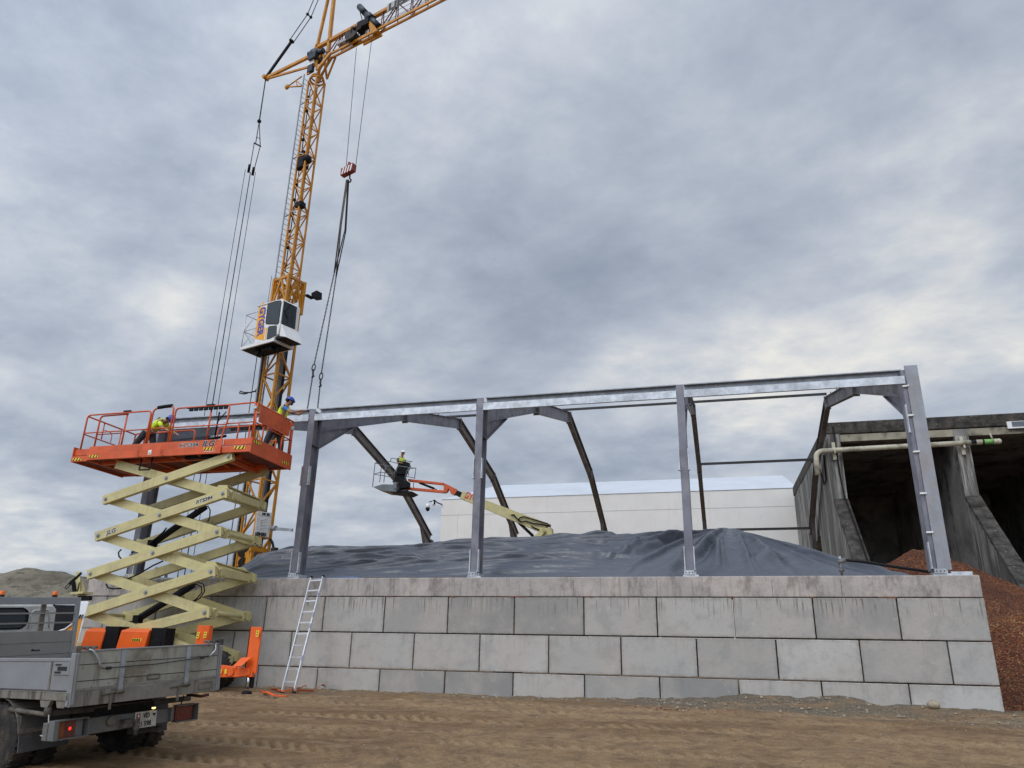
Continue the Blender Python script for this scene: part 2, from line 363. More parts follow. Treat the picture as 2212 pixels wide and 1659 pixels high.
Z+=near*(.05*fbm(GX*.35,GY*.9,4,3)+.035*fbm(GX*1.6,GY*3.2,4,9)+.012*fbm(GX*9,GY*12,3,21))
trk=np.zeros_like(Z)
for (x0,y0,sl,cv,wd,amp,ph) in ((-3,17.0,-.02,.002,.24,1,.0),(-3,15.6,-.035,.004,.24,.8,.3),(-2,14.1,.0,-.006,.26,1,.5),(-2,12.9,.02,-.004,.26,.7,.1),(0,11.7,-.05,.004,.26,1,.8),(0,10.5,-.06,.003,.3,.9,.2),(-1,9.5,-.03,.003,.3,.8,.6),(2,16.2,-.09,-.006,.24,.6,.4)):
    yc=y0+sl*(GX-x0)+cv*(GX-x0)**2+.12*fbm(GX*.4+ph*9,GX*0+ph,3,5); dd=GY-yc; inb=np.clip(1-(np.abs(dd)/wd)**4,0,1)*np.clip(fbm(GX*.5+ph*7,GY*.4,3,31)*3+1.25,0,1)*amp
    ch=np.sin((GX+np.abs(dd)*.9*np.sign(amp))*2*math.pi/.24); Z+=near*inb*(-.026+.032*ch); trk+=near*inb*(.5+.9*ch)
    Z+=near*.02*np.exp(-((np.abs(dd)-wd*1.15)/.07)**2)*amp
bw=np.clip((GY-17.3)/1.9,0,1)**1.6
bh=np.interp(GX,[-12.6,-11,-7,-4,-1.5,.2,1.2,2.6,3.1,3.8,5.5,7],[0,.02,.0,.02,.06,.20,.26,.24,.06,.12,.04,.02]); inn=(GY<19.9)
Z+=bw*bh*inn*(1+.5*fbm(GX*2,GY*2,3,77))+ bw*.05*inn*(fbm(GX*3,GY*3,3,70)+.4)*(np.abs(GX)<14)
# the gravel runs off to the right of the wall's end
bump2=.10*np.exp(-((GY-(18.4-.16*(GX-2)))/.5)**2)*np.clip((GX-1.)/2,0,1)*(GX<12); Z+=bump2
grav=np.clip(bw*1.3*np.clip((GX+3.2)/2,0.15,1)+ .55*np.exp(-((GY-(17.6-.17*(GX-1)))/.7)**2)*np.clip((GX+4)/3,0,1)+1.3*fbm(GX*1.2,GY*2.4,4,55)*np.clip((GY-15)/3,0,1),0,1)
grav*= (np.abs(GX)<30)*(GY<24)
chp=np.clip(1.4*np.exp(-((GX+1.0)/1.3)**2-((GY-17.2)/.35)**2)+.9*np.exp(-((GX-1.8)/.5)**2-((GY-16.3)/.15)**2)+1.2*np.exp(-((GX-5.9)/.5)**2-((GY-19.2)/.4)**2),0,1)
Z-= 1e-3
ground=tag(gridmesh('ground',GX,GY,Z,GROUND,attr={'gravel':grav,'track':trk,'chips':chp}),'brown rutted dirt yard with tyre tracks and grey gravel','ground',kind='structure')
gfn=lambda x,y: float(Z[int(np.argmin(np.abs(ys-y))),int(np.argmin(np.abs(xs-x)))])
# loose stones: nobody could count them
STONE=mat('pale_stone',(.30,.265,.21),.9,0,.35,8,.4,40,rnd=.3)
q=MB()
for i in range(5200):
    r=random.random()
    if r<.45: x=random.uniform(-12,6.5); y=19.1-abs(random.gauss(0,.35))-(0.25 if x>-1 else 0)*random.random()
    elif r<.75: x=random.uniform(-2,6.5); y=random.gauss(17.8-.17*(x-1),.55)
    else: x=random.uniform(-13,6.5); y=random.uniform(9.5,18.5)
    if y>19.1: continue
    s=random.choice((.006,.008,.011,.014,.02)) if r>.75 else random.choice((.008,.011,.015,.02,.045 if random.random()<.15 else .012))
    z=gfn(x,y); a=random.random()*3; pts=[]
    for k,(dx,dy,dz) in enumerate(((1,0,0),(0,1,0),(-1,0,0),(0,-1,0),(.1,.1,.8),(0,0,-.6))):
        j=random.uniform(.7,1.3)*s; pts.append((x+(dx*math.cos(a)-dy*math.sin(a))*j,y+(dx*math.sin(a)+dy*math.cos(a))*j,z+dz*j+s*.2))
    q.add(pts,[(0,1,4),(1,2,4),(2,3,4),(3,0,4),(1,0,5),(2,1,5),(3,2,5),(0,3,5)])
tag(q.build('loose_stones',STONE),'pale loose stones strewn along the foot of the block wall','stones',kind='stuff')
q=MB(); p=(3.9,18.1,gfn(3.9,18.1)); q.sphere((p[0],p[1],p[2]+.07),(.13,.11,.09),10,8)
b=q.build('boulder',mat('pale_boulder',(.33,.28,.20),.9,0,.3,6,.8,12)); tag(b,'pale rounded boulder in the gravel at the right end of the wall','boulder')
# ------------------------------------------------------------------ block wall
YW=19.2
def f_block(g):
    oi=g.n('ShaderNodeObjectInfo'); rnd=oi.outputs['Random']
    ad=g.n('ShaderNodeVectorMath',operation='ADD'); g.L(g.tc.outputs['Object'],ad.inputs[0]); g.L(g.math('MULTIPLY',rnd,53.),ad.inputs[1]); v=ad.outputs[0]
    sp=g.n('ShaderNodeSeparateXYZ'); g.L(g.tc.outputs['Object'],sp.inputs[0])
    tone=g.mix(rnd,(.265,.258,.242),(.475,.460,.428))
    wm=g.mapr(g.noise(.8,4,.55,vec=v),.40,.62); tone=g.mix(g.math('MULTIPLY',wm,.6),tone,(.43,.39,.345))
    tone=g.mix(g.mapr(g.noise(2.6,8,.66,vec=v),.44,.68,0,.42),tone,(.25,.245,.235))
    tone=g.mix(g.mapr(g.noise(3.3,7,.7,vec=v),.58,.74,0,.5),tone,(.52,.50,.46))
    st=g.math('MULTIPLY',g.mapr(g.noise(1,4,.65,scl=(24,24,.8),vec=v),.54,.62),g.mapr(sp.outputs[2],.30,.80))
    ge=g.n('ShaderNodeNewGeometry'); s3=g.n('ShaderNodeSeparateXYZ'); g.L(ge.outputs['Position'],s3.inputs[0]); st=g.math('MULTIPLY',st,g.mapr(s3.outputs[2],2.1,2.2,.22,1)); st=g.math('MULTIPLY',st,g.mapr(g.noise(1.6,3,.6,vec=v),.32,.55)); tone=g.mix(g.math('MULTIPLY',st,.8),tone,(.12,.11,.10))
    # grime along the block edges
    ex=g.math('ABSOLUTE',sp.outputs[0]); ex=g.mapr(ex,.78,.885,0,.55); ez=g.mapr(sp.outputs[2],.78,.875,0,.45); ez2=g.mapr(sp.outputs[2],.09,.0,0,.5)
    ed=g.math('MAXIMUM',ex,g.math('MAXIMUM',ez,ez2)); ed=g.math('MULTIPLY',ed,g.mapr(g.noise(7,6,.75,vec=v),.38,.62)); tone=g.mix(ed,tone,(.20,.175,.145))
    tone=g.mix(g.mapr(g.noise(60,3,.5,vec=v),.66,.74,0,.5),tone,(.12,.11,.10))
    g.L(tone,g.b.inputs['Base Color']); g.b.inputs['Roughness'].default_value=.88; g.b.inputs['Specular IOR Level'].default_value=.25
    g.L(g.bump(g.noise(9,9,.7,vec=v),.5,.02),g.b.inputs['Normal'])
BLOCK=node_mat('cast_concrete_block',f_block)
def f_cap(g):
    v=g.tc.outputs['Object']; sp=g.n('ShaderNodeSeparateXYZ'); g.L(v,sp.inputs[0])
    t=g.mix(g.mapr(g.noise(.8,5,.6),.38,.62),(.47,.42,.38),(.38,.35,.33))
    t=g.mix(g.mapr(g.noise(4,8,.7),.45,.68,0,.5),t,(.27,.24,.22))
    top=g.math('MULTIPLY',g.mapr(sp.outputs[2],.14,.47),g.mapr(g.noise(1,6,.75,scl=(2.2,2.2,.9)),.46,.66)); t=g.mix(g.math('MULTIPLY',top,.68),t,(.13,.115,.10))
    bt=g.math('MULTIPLY',g.mapr(sp.outputs[2],.16,.0),g.mapr(g.noise(4.5,6,.75),.45,.6)); t=g.mix(g.math('MULTIPLY',bt,.6),t,(.19,.15,.12))
    st=g.math('MULTIPLY',g.mapr(g.noise(1,4,.65,scl=(11,11,.6)),.54,.68),.5); t=g.mix(st,t,(.22,.19,.17))
    t=g.mix(g.mapr(g.noise(45,3,.5),.64,.72,0,.5),t,(.13,.12,.11))
    g.L(t,g.b.inputs['Base Color']); g.b.inputs['Roughness'].default_value=.9; g.b.inputs['Specular IOR Level'].default_value=.2
    g.L(g.bump(g.noise(8,9,.72),.6,.03),g.b.inputs['Normal'])
CAP=node_mat('cast_concrete_cap',f_cap)
wall=empty('block_wall',(-6.4,YW+.44,.4),'long retaining wall of stacked grey concrete blocks under a pinkish cap beam','wall')
WL,WR=-18.25,5.48; rows=[(2.173,3.075,3.715),(1.287,2.167,4.60),(.40,1.281,3.715)]
for z0,z1,jx in rows:
    js=[jx-1.765*k for k in range(14)]; js=[j for j in js if j>WL+.3]; ed=[WR]+js+[WL]
    for a,bb in zip(ed[1:],ed[:-1]):
        dy=random.uniform(-.006,.006); cx_=(a+bb)/2; cm=Vector((cx_,YW+.44+dy,z0)); hx=(bb-a)/2-.013
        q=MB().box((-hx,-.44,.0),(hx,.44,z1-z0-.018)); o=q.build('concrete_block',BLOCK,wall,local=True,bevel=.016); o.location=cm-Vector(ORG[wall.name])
        o.rotation_euler=(0,0,random.uniform(-.003,.003))
q=MB().box((WL,YW+.002,3.075),(WR-.02,YW+.86,3.55)); q.build('cap_beam',CAP,wall,bevel=.02)
q=MB()
for x in (-16.4,-14.2,-11.95,-9.0,-6.55,-3.6,-1.55,1.1,2.6): q.box((x-.003,YW-.0015,3.09),(x+.003,YW+.004,3.46))
q.build('hairline_crack',BOLT,wall)
RUST=mat('rust_stain',(.19,.07,.025),.9,0,.4,14)
q=MB()
for x in (-6.72,-4.95,-8.5,-3.15,.2,1.95,3.7,-12.1): 
    q.box((x-.05,YW-.0045,3.05),(x+.025,YW+.01,3.083))
    if x in(-4.95,3.7): q.box((x-.35,YW-.004,3.062),(x-.05,YW+.01,3.08))
q.build('rusty_lifting_lug',RUST,wall)
# ------------------------------------------------------------------ tarpaulin over the pile
def f_tarp(g):
    v=g.tc.outputs['Object']; t=g.mix(g.mapr(g.noise(.5,5,.6),.35,.65),(.064,.072,.090),(.078,.087,.106))
    t=g.mix(g.mapr(g.noise(2.5,7,.7),.5,.7,0,.18),t,(.13,.135,.145)); t=g.mix(g.mapr(g.noise(14,5,.7),.60,.72,0,.25),t,(.20,.18,.165))
    g.L(t,g.b.inputs['Base Color']); g.L(g.mapr(g.noise(3,5,.6),.3,.7,.34,.52),g.b.inputs['Roughness']); g.b.inputs['Specular IOR Level'].default_value=.55
    g.L((g.bump(g.noise(1.4,5,.55,scl=(.35,1.6,1.6),dist=.8),.6,.10)),g.b.inputs['Normal'])
TARP=node_mat('grey_tarpaulin',f_tarp)
nx,ny=640,520; tx=np.linspace(-18.0,4.6,nx); tt=np.linspace(0,1,ny); TX,TT=np.meshgrid(tx,tt)
crest_y=26+1.6*np.sin(TX*.35+1)*.6
crest_z=np.interp(TX,[-18.2,-17.4,-15.9,-14.3,-12.5,-9.6,-7.3,-4.4,-2.4,-.65,.24,.8,2.06,3.2,4.2,4.8],[3.95,4.72,5.10,5.30,5.28,5.37,5.50,5.64,5.58,5.60,5.74,5.56,5.10,4.62,4.05,3.7])
crest_z=crest_z+ (crest_y-26)*.155
TY=20.02+(crest_y-20.02)*TT*1.9
u=np.clip(TT*1.9,0,2); prof=np.where(u<1,1-(1-u)**1.75,1-.45*(u-1)**2)
TZ=3.56+(crest_z-3.56)*prof
wx=TX+.9*fbm(TX*.35,TY*.35,3,2); wy=TY+.9*fbm(TX*.3+9,TY*.3,3,4)
def ridge(p,s=3.): return 1-((1+np.cos(2*p))/2)**5+.75*((1+np.cos(2*(p-.42)))/2)**12
amp=np.clip(u*4,0,1)*np.clip((2-u)*2,.15,1)*np.clip((1.2-u)*1.8,.22,1)
# long sagging folds left, folds fanning out from the peak right
pxk,pyk=.3,26.0; ang=np.arctan2(TY-pyk,TX-pxk); rad=np.hypot(TX-pxk,TY-pyk)
wR=np.clip((TX+3.6)/2.0,0,1)
ws=TX+.5*fbm(TX*.2,TY*.2,2,2); yy_=TY+.035*(TX+8)**2*.35+.9*fbm(TX*.13,TY*.12,2,5)
m1=np.clip(fbm(TX*.25,TY*.5,2,41)*2+.9,0,1); m2=np.clip(fbm(TX*.4+5,TY*.8,2,42)*2.2+.75,0,1); m3=np.clip(fbm(TX*.3+9,TY*.6,2,43)*2.2+.7,0,1)
fL=.08*m1*(1-ridge(yy_*1.9+.28*ws))+.11*m2*(1-ridge(yy_*3.1-.26*ws+1.))+.075*m3*(1-ridge(yy_*5.0+.62*ws))+.05*m1*(1-ridge(yy_*7.4-.5*ws))
fR=(.17*(1-ridge(ang*7+.6*fbm(rad*.5,ang*2,3,15)*3))+.09*(1-ridge(ang*17+1.2*fbm(rad*.7,ang*3,2,18))))*np.clip(rad/2.2,.1,1.1)
TZ+=amp*(fL*(1-wR)+fR*wR-.07)+amp*(.10*fbm(TX*.5,TY*.5,2,33)+.015*fbm(TX*2.6,TY*2.6,3,36))
fold=amp*(fL*(1-wR)+fR*wR)*1.0; TY=TY-fold*.9+.03
TZ[0,:]=3.553+.03*np.abs(fbm(TX[0]*3,TX[0]*0,3,91)); 
TZ=3.50+(TZ-3.50)*np.clip((TX+.735*TY+.1)/2.0+.02,0,1)**.8
TZ=np.where(TX+.735*TY>.35,np.maximum(TZ,3.552),TZ)
tarp=gridmesh('tarpaulin',TX,TY,TZ,TARP); tag(tarp,'large wrinkled dark grey tarpaulin draped over the pile behind the block wall','tarpaulin')
sm=tarp.modifiers.new('thickness','SOLIDIFY'); sm.thickness=.012
# edge tube, hose and strap on the wall top
q=MB(); q.tube([(x,19.86+.03*math.sin(x),3.60+.012*math.sin(x*3)) for x in np.linspace(-16.5,-11.9,14)],.045); tag(q.build('edge_pole',GALVD),'long grey pole weighing down the tarpaulin edge left of the ladder','pole')
q=MB(); q.tube([(x,19.6+.05*math.sin(x*4),3.58+.012*math.sin(x*3)) for x in np.linspace(-11.0,-9.6,8)],.028); tag(q.build('blue_pipe',mat('faded_blue_plastic',(.12,.17,.30),.5)),'blue plastic pipe lying on the wall top by the ladder','pipe')
q=MB(); 
for x0,l in ((-9.4,.5),(-8.2,.35),(-7.4,.3),(-3.9,.4),(-6.9,.5)): q.hexa([(x0,19.45,3.552),(x0+l,19.42,3.552),(x0+l,19.6,3.552),(x0,19.6,3.552),(x0,19.48,3.59),(x0+l*.8,19.45,3.58),(x0+l,19.58,3.60),(x0,19.58,3.58)])
tag(q.build('soil_crumbs',mat('brown_soil',(.10,.055,.03),.95,0,.4,9,.6)),'brown soil clods scattered on top of the cap beam','soil',kind='stuff')
v=empty('hose_tap',aty(1819,1243,20.0)-Vector((0,0,.0)),'brass tap with black hose at the right edge of the tarpaulin','tap'); p=Vector(v.location)
q=MB(); q.cyl(p,p+Vector((0,0,.3)),.03); q.cyl(p+Vector((-.06,0,.12)),p+Vector((.06,0,.12)),.035); q.cyl(p+Vector((-.06,0,.30)),p+Vector((.12,0,.37)),.05); q.build('tap_body',STEELD,v)
q=MB(); q.box(p+Vector((-.03,-.03,.38)),p+Vector((.02,.03,.45))); q.build('tap_handle',GALV,v)
q=MB(); q.tube([p+Vector(a) for a in ((.1,0,.36),(.5,.1,.33),(1.1,.1,.22),(1.9,.05,.08),(2.4,0,.03))],.035); q.build('hose',HOSE,v)
# ------------------------------------------------------------------ steel hall frames
XF=[-16.95,-11.515,-6.26,-.75,4.74]; ZT=8.50
def make_frame(X,last=False):
    B=.20; H=.45; G='steel portal frames standing on the block wall'
    fr=empty('portal_frame',(X,19.55,3.55),'','portal frame',G)
    y0=19.33; yc=y0+H/2
    q=MB()
    if last:
        q.m=1; q.beam((X+.085,y0+.02,3.68),(X+.085,y0+.02,ZT+.10),.29,.05,(0,1,0)); q.beam((X+.215,y0+.09,3.68),(X+.215,y0+.09,ZT+.08),.03,.16,(0,1,0))
        q.m=0; q.beam((X-.11,y0+.25,3.68),(X-.11,y0+.25,ZT),.09,.44,(0,1,0)); q.beam((X-.03,y0+.40,3.68),(X-.03,y0+.40,ZT-.2),.2,.03,(0,1,0))
        q.build('column',[STEEL,mat('galvanised_cladding',(.27,.285,.315),.45,.3,.15,1.2,.1,50,dirt=((.33,.25,.17),.35,1.6),streak=((.22,.22,.23),.4,7,.5))],fr)
        q=MB()
        for z in (8.05,7.3,6.4,5.4,4.5): q.box((X-.17,y0+.03,z),(X-.06,y0-.02,z+.04)); q.cyl((X-.05,y0-.01,z+.02),(X-.05,y0-.04,z+.02),.022)
        q.build('cladding_clip',WHITE,fr)
    else:
        q.ibeam((X,yc,3.68),(X,yc,ZT),B,H,(0,1,0),.018,.012); q.build('column',STEEL,fr)
    q=MB(); q.box((X-.17,y0-.03,3.552),(X+.2,y0+.55,3.60)); q.box((X-.14,y0-.05,3.60),(X+.10,y0-.02,3.70)); q.box((X-.10,y0+.0,3.6),(X+.14,y0+.50,3.68))
    if last: q.box((X+.2,y0-.02,3.553),(X+.62,y0+.3,3.64))
    q.build('base_plate',GALV,fr)
    q=MB()
    for dx in (-.10,-.02,.06): q.cyl((X+dx,y0-.05,3.65),(X+dx,y0-.062,3.65),.014,n=8)
    q.build('anchor_bolt',BOLT,fr)
    q=MB()
    for z0,z1 in (((3.72,4.28),(6.2,6.75)) if not last else ((3.72,4.3),(6.9,7.6))):
        for sx in (-1,1):
            if last and sx>0: continue
            a=X+sx*(.115 if not last else .17); q.box((a-.012,y0-.03,z0),(a+.012,y0+.09,z1)); q.box((a-.035,y0-.04,z0-.012),(a+.035,y0+.05,z0))
    q.build('side_bracket',GALV,fr)
    P=[(19.72,8.12),(26.1,10.40),(32.5,11.98),(38.3,10.72),(43.55,8.33)]; V3=lambda i,t=0: Vector((X,P[i][0],P[i][1]))
    RM=STEEL if not last else STEELD
    for i,nm in ((0,'eaves_rafter'),(1,'upper_rafter'),(2,'upper_rafter'),(3,'eaves_rafter')):
        q=MB(); Hh=.40 if i in(0,) else .46; q.ibeam(V3(i),V3(i+1),B,Hh,(0,0,1)); 
        d=(V3(i+1)-V3(i)).normalized(); u=Vector((1,0,0)).cross(d); u=u if u.z>0 else -u
        # cleats along the top flange
        L_=(V3(i+1)-V3(i)).length; k=.7
        if i>0:
            while k<L_: c=V3(i)+d*k+u*(Hh/2+.0); q.box(c+Vector((-.03,-.035,0)),c+Vector((.0,.035,.10))); k+=1.55
        q.build(nm,RM if i<2 else STEELD,fr)
    q=MB()
    for i in (1,2,3):
        d0=(V3(i)-V3(i-1)).normalized(); d1=(V3(i+1)-V3(i)).normalized(); u=Vector((1,0,0)).cross((d0+d1).normalized()); u=u if u.z>0 else -u
        c=V3(i); q.beam(c-u*.30,c+u*.26,.03,.24,(1,0,0))
        for sx in(-.08,.08):
            for k in (-.2,0,.18): q.cyl(c+Vector((sx,0,0))+u*k-(d0+d1)*.025,c+Vector((sx,0,0))+u*k+(d0+d1)*.025,.018,n=6)
    q.build('splice_plate',STEELD,fr)
    q=MB(); yb=y0+H; q.prism([(X-.009,yb,7.90),(X-.009,yb,7.38),(X-.009,yb+2.1,8.66),(X-.009,yb+1.9,8.72)],(.018,0,0)); q.beam((X,yb,7.38),(X,yb+2.15,8.68),.19,.016); q.beam((X,y0+.01,7.42),(X,yb,7.42),.19,.014); q.build('haunch',STEEL,fr)
    q=MB(); q.ibeam((X,43.7,3.4),(X,43.7,8.28),B,.34,(0,1,0)); q.prism([(X-.009,43.55,8.1),(X-.009,43.55,6.6),(X-.009,42.0,8.85)],(.018,0,0)); q.beam((X,43.5,6.55),(X,41.95,8.85),.19,.02); q.build('rear_column',STEELD,fr)
    q=MB(); 
    for z in (7.9,7.5,7.1): q.box((X-.1,43.86,z),(X+.1,44.0,z+.05))
    q.build('rear_bracket',GALVD,fr)
    return fr
lab=['portal frame seen through the orange platform, its rafter passing behind the crane and the basket','portal frame standing just behind the aluminium ladder','portal frame whose column crosses the lettered boom','portal frame seen nearly edge on, right of the boom lift','corner portal frame at the right end of the wall with a wide pale clad column']
fr1=make_frame(0.0); FR=[]
for i,X in enumerate(XF):
    if i==4: f=make_frame(X,True)
    elif i==0: f=fr1; f.location=(X,19.55,3.55)
    else: f=copy_tree(fr1,(X,19.55,3.55))
    f['label']=lab[i]; FR.append(f)
# eaves beams and purlins, one per bay
def bays(name,labels,cat,group,fn,idx=range(4)):
    first=None
    for i in idx:
        a,b=XF[i]+.10,XF[i+1]-.10; q=MB(); fn(q,a,b,i); o=q.build(name,GALV); tag(o,labels[i],cat,group)
wh=['between the orange platform and the ladder column','between the ladder column and the boom column','between the boom column and the edge-on frame','between the edge-on frame and the right corner column']
bays('eaves_beam',['bright galvanised lower eaves beam '+x for x in wh],'beam','bright lower eaves beams',lambda q,a,b,i:(q.box((a,19.30,8.13),(b,19.312,8.33)),q.box((a,19.312,8.13),(b,19.37,8.142)),q.box((a,19.312,8.318),(b,19.37,8.33)),q.box((a+1.6,19.294,8.14),(a+1.62,19.30,8.32))))
bays('gutter_beam',['thin upper eaves channel with dark web '+x for x in wh],'beam','thin upper eaves channels',lambda q,a,b,i:(q.box((a,19.62,8.38),(b,19.63,8.56)),q.box((a,19.50,8.56),(b,19.63,8.572)),q.box((a,19.50,8.37),(b,19.62,8.38)),q.box((a,19.50,8.545),(b,19.508,8.56))))
for o in bpy.data.objects:
    if o.name.startswith('gutter_beam'): o.data.materials[0]=GALVD
bays('ridge_purlin',['ridge purlin across the bay '+x for x in wh],'purlin','ridge purlins',lambda q,a,b,i:(q.box((a-.1,32.40,12.28),(b+.1,32.475,12.375)),))
bays('rear_slope_purlin',['']*3+['thin purlin on the rear slope in the rightmost bay, halfway up'],'purlin','rear slope purlins',lambda q,a,b,i:(q.box((a-.1,38.3,10.92),(b+.1,38.36,11.04))),[3])
bays('rear_eaves_purlin',['']*3+['lowest thin purlin in the rightmost bay, in front of the white tent hall'],'purlin','rear slope purlins',lambda q,a,b,i:(q.box((a-.1,43.75,8.48),(b+.1,43.82,8.61))),[3])
for o in bpy.data.objects:
    if o.name.split('.')[0] in ('ridge_purlin','rear_slope_purlin','rear_eaves_purlin'): o.data.materials[0]=BOLT
# ------------------------------------------------------------------ white tent hall
TENT=mat('white_tent_fabric',(.68,.66,.62),.55,0,.04,.6,.12,3,streak=((.52,.50,.46),.22,3.5,.12))
TROOF=mat('pale_translucent_roof_fabric',(.55,.585,.62),.45,0,.05,.4,.1,3)
te=empty('tent_hall',(-7.5,60,.7),'long white fabric tent hall behind the steel frames','hall')
x0=aty(955,1079,55).x; x1=aty(1722,1051,55).x; zt=aty(955,1079,55).z; ra=aty(1073,1049,61); rb=aty(1690,1027,61)
MB().box((x0,55,.7),(x1,73,zt)).build('tent_wall',TENT,te)
q=MB(); q.add([(x0,54.95,zt),(x1,54.95,zt+.02),(rb.x,61,rb.z),(ra.x,61,ra.z),(x0,73.05,zt),(x1,73.05,zt),(rb.x,67,rb.z),(ra.x,67,ra.z)],[(0,1,2,3),(3,2,6,7),(7,6,5,4),(0,3,7,4),(1,5,6,2)]); q.build('tent_roof',TROOF,te)
SEAM=mat('grey_seam',(.42,.41,.39),.7)
q=MB(); 
for z in (zt-1.25,zt-4.6): q.box((x0,54.99,z),(x1,55,z+.03))
for x in (x0+1.35,): q.box((x,54.99,zt-4),(x+.015,55,zt-1.2))
q.build('seam',SEAM,te)
c=empty('surveillance_camera',aty(955,1090,54.9),'white dome camera hanging from an arm at the left corner of the tent hall','camera'); p=Vector(c.location); s=.024
a=lambda px,py: aty(px,py,54.9)
q=MB(); q.tube([p,a(945,1086),a(938,1080)],.05,6); q.tube([a(938,1082),a(932,1083),a(927,1084)],.035,6); q.cyl(a(938,1080),a(938,1090),.10,n=8); q.build('arm',BLACK,c)
q=MB(); q.cyl(a(937,1083),a(937,1092),.10,n=10); q.cyl(a(924,1088),a(924,1097),.11,.17,n=12); q.build('housing',WHITE,c)
q=MB(); q.sphere(a(924,1098),(.17,.17,.24),12,8); q.build('dome',BLACK,c)
# ------------------------------------------------------------------ concrete silo building
OLDC=node_mat('weathered_concrete',lambda g:(
 g.L(g.mix(g.mapr(g.noise(6,9,.75),.55,.72,0,.4),g.mix(g.mapr(g.noise(.5,7,.65,scl=(1.5,1.5,.5)),.44,.60,0,.85),g.mix(g.mapr(g.noise(1,6,.68,scl=(4.5,4.5,.28)),.42,.58,0,.95),(.33,.318,.285),(.07,.068,.064)),(.10,.098,.09)),(.05,.048,.045)),g.b.inputs['Base Color']),
 setattr(g.b.inputs['Roughness'],'default_value',.92), g.L(g.bump(g.noise(5,9,.7),.6,.06),g.b.inputs['Normal'])))
def f_moss(g):
    vo=g.n('ShaderNodeTexVoronoi'); vo.inputs['Scale'].default_value=3.2; g.L(g.tc.outputs['Object'],vo.inputs['Vector'])
    t=g.mix(g.mapr(g.noise(2.5,9,.72),.36,.66),(.025,.022,.020),(.10,.09,.075)); t=g.mix(g.mapr(vo.outputs['Distance'],.07,.11,.5,0),t,(.34,.34,.30))
    g.L(t,g.b.inputs['Base Color']); g.b.inputs['Roughness'].default_value=.95; g.L(g.bump(g.noise(4,9,.75),1,.12),g.b.inputs['Normal'])
MOSS=node_mat('lichen_covered_concrete',f_moss)
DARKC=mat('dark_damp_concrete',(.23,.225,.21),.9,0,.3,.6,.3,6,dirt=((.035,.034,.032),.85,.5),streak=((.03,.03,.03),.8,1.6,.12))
si=empty('concrete_silo',(12,44,.7),'old weathered concrete storage building with open bays and sloping side walls','building')
YB=36.0; piers=[5.04,10.24,15.5,20.8,26.1]
q=MB(); q.hexa([(5.0,YB,11.55),(32,YB,11.55),(32,54,12.3),(5.0,54,12.3),(5.0,YB,12.12),(32,YB,12.12),(32,54,12.95),(5.0,54,12.95)]); q.build('parapet',MOSS,si,bevel=.05)
q=MB(); q.box((5.05,YB+.05,11.2),(32,YB+.45,11.52)); q.build('lintel',mat('stained_lintel_concrete',(.29,.265,.20),.9,0,.2,1,.3,10,dirt=((.08,.075,.065),.9,1.2)),si)
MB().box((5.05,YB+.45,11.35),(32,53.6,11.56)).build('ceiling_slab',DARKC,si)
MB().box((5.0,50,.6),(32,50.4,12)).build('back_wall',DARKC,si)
for i,X in enumerate(piers):
    W_=.55
    if i==0:
        q=MB(); dy0,dy1,dz=42.35,48.6,7.9
        q.box((X,YB,.6),(X+W_,dy0,11.55)); q.box((X,dy1,.6),(X+W_,54,12.2)); q.box((X,dy0,dz),(X+W_,dy1,12.0)); q.box((X,dy0,.6),(X+W_,dy1,6.4)); q.build('side_wall',OLDC,si)
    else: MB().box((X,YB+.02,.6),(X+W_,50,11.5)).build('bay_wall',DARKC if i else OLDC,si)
    q=MB(); q.prism([(X+.003,YB-.0,8.5),(X+.003,YB-3.7,4.95),(X+.003,YB-8.2,.6),(X+.003,YB,.6)],(W_-.006,0,0)); q.build('sloping_wall',OLDC,si)
    q=MB(); 
    n=26; P0=Vector((X-.02,YB-.0,8.52)); P1=Vector((X-.02,YB-8.2,.62))
    for k in range(n):
        a=P0.lerp(P1,k/n); b2=P0.lerp(P1,(k+1)/n); t=random.uniform(.03,.09); q.hexa([a+Vector((random.uniform(-.04,0),0,-.1)),a+Vector((W_+.04,0,-.1)),b2+Vector((W_+.04,0,-.1)),b2+Vector((0,0,-.1)),a+Vector((0,0,t)),a+Vector((W_+.04,0,t)),b2+Vector((W_+.04,0,t)),b2+Vector((0,0,t))])
    q.build('mossy_coping',MOSS,si)
    if i: MB().box((X+.01,YB-.04,8.5),(X+W_-.01,YB+.02,11.2)).build('pier_face',OLDC,si)
# round opening frame left: thin conduits on the left wall
q=MB(); q.tube([(5.35,YB-.05,11.9),(5.38,YB-.06,9.7),(5.45,YB-.1,8.65),(5.5,YB-2.0,6.75),(5.5,YB-6,2.9)],.035,6); q.tube([(4.98,37.2,10.9),(4.98,37.4,9.75),(4.95,38.1,9.7),(4.95,38.9,10.6)],.04,6); q.build('black_conduit',BLACK,si)
dp=empty('downpipe',(4.7,YB-.3,10.7),'cream drain pipe with bent end crossing the front of the concrete building','pipe')
PIPE=mat('cream_pipe_paint',(.50,.47,.36),.5,0,.1,2,dirt=((.10,.08,.06),.7,1.6))
q=MB(); yp=YB-.3; q.rail([(4.42,yp-.1,9.60),(4.44,yp-.1,10.68),(5.2,yp,10.72),(11.2,yp,10.80)],.115,12,.45,6); q.build('pipe_run',PIPE,dp)
q=MB(); q.cyl((11.2,yp,10.80),(11.25,yp,10.80),.13,n=12); q.cyl((10.75,yp,10.80),(10.95,yp,10.80),.12,n=12); q.build('black_band',BLACK,dp)
q=MB(); q.cyl((11.25,yp,10.80),(11.62,yp,10.80),.118,n=12); q.build('green_band',mat('green_band_paint',(.16,.36,.10),.5,0,.2),dp)
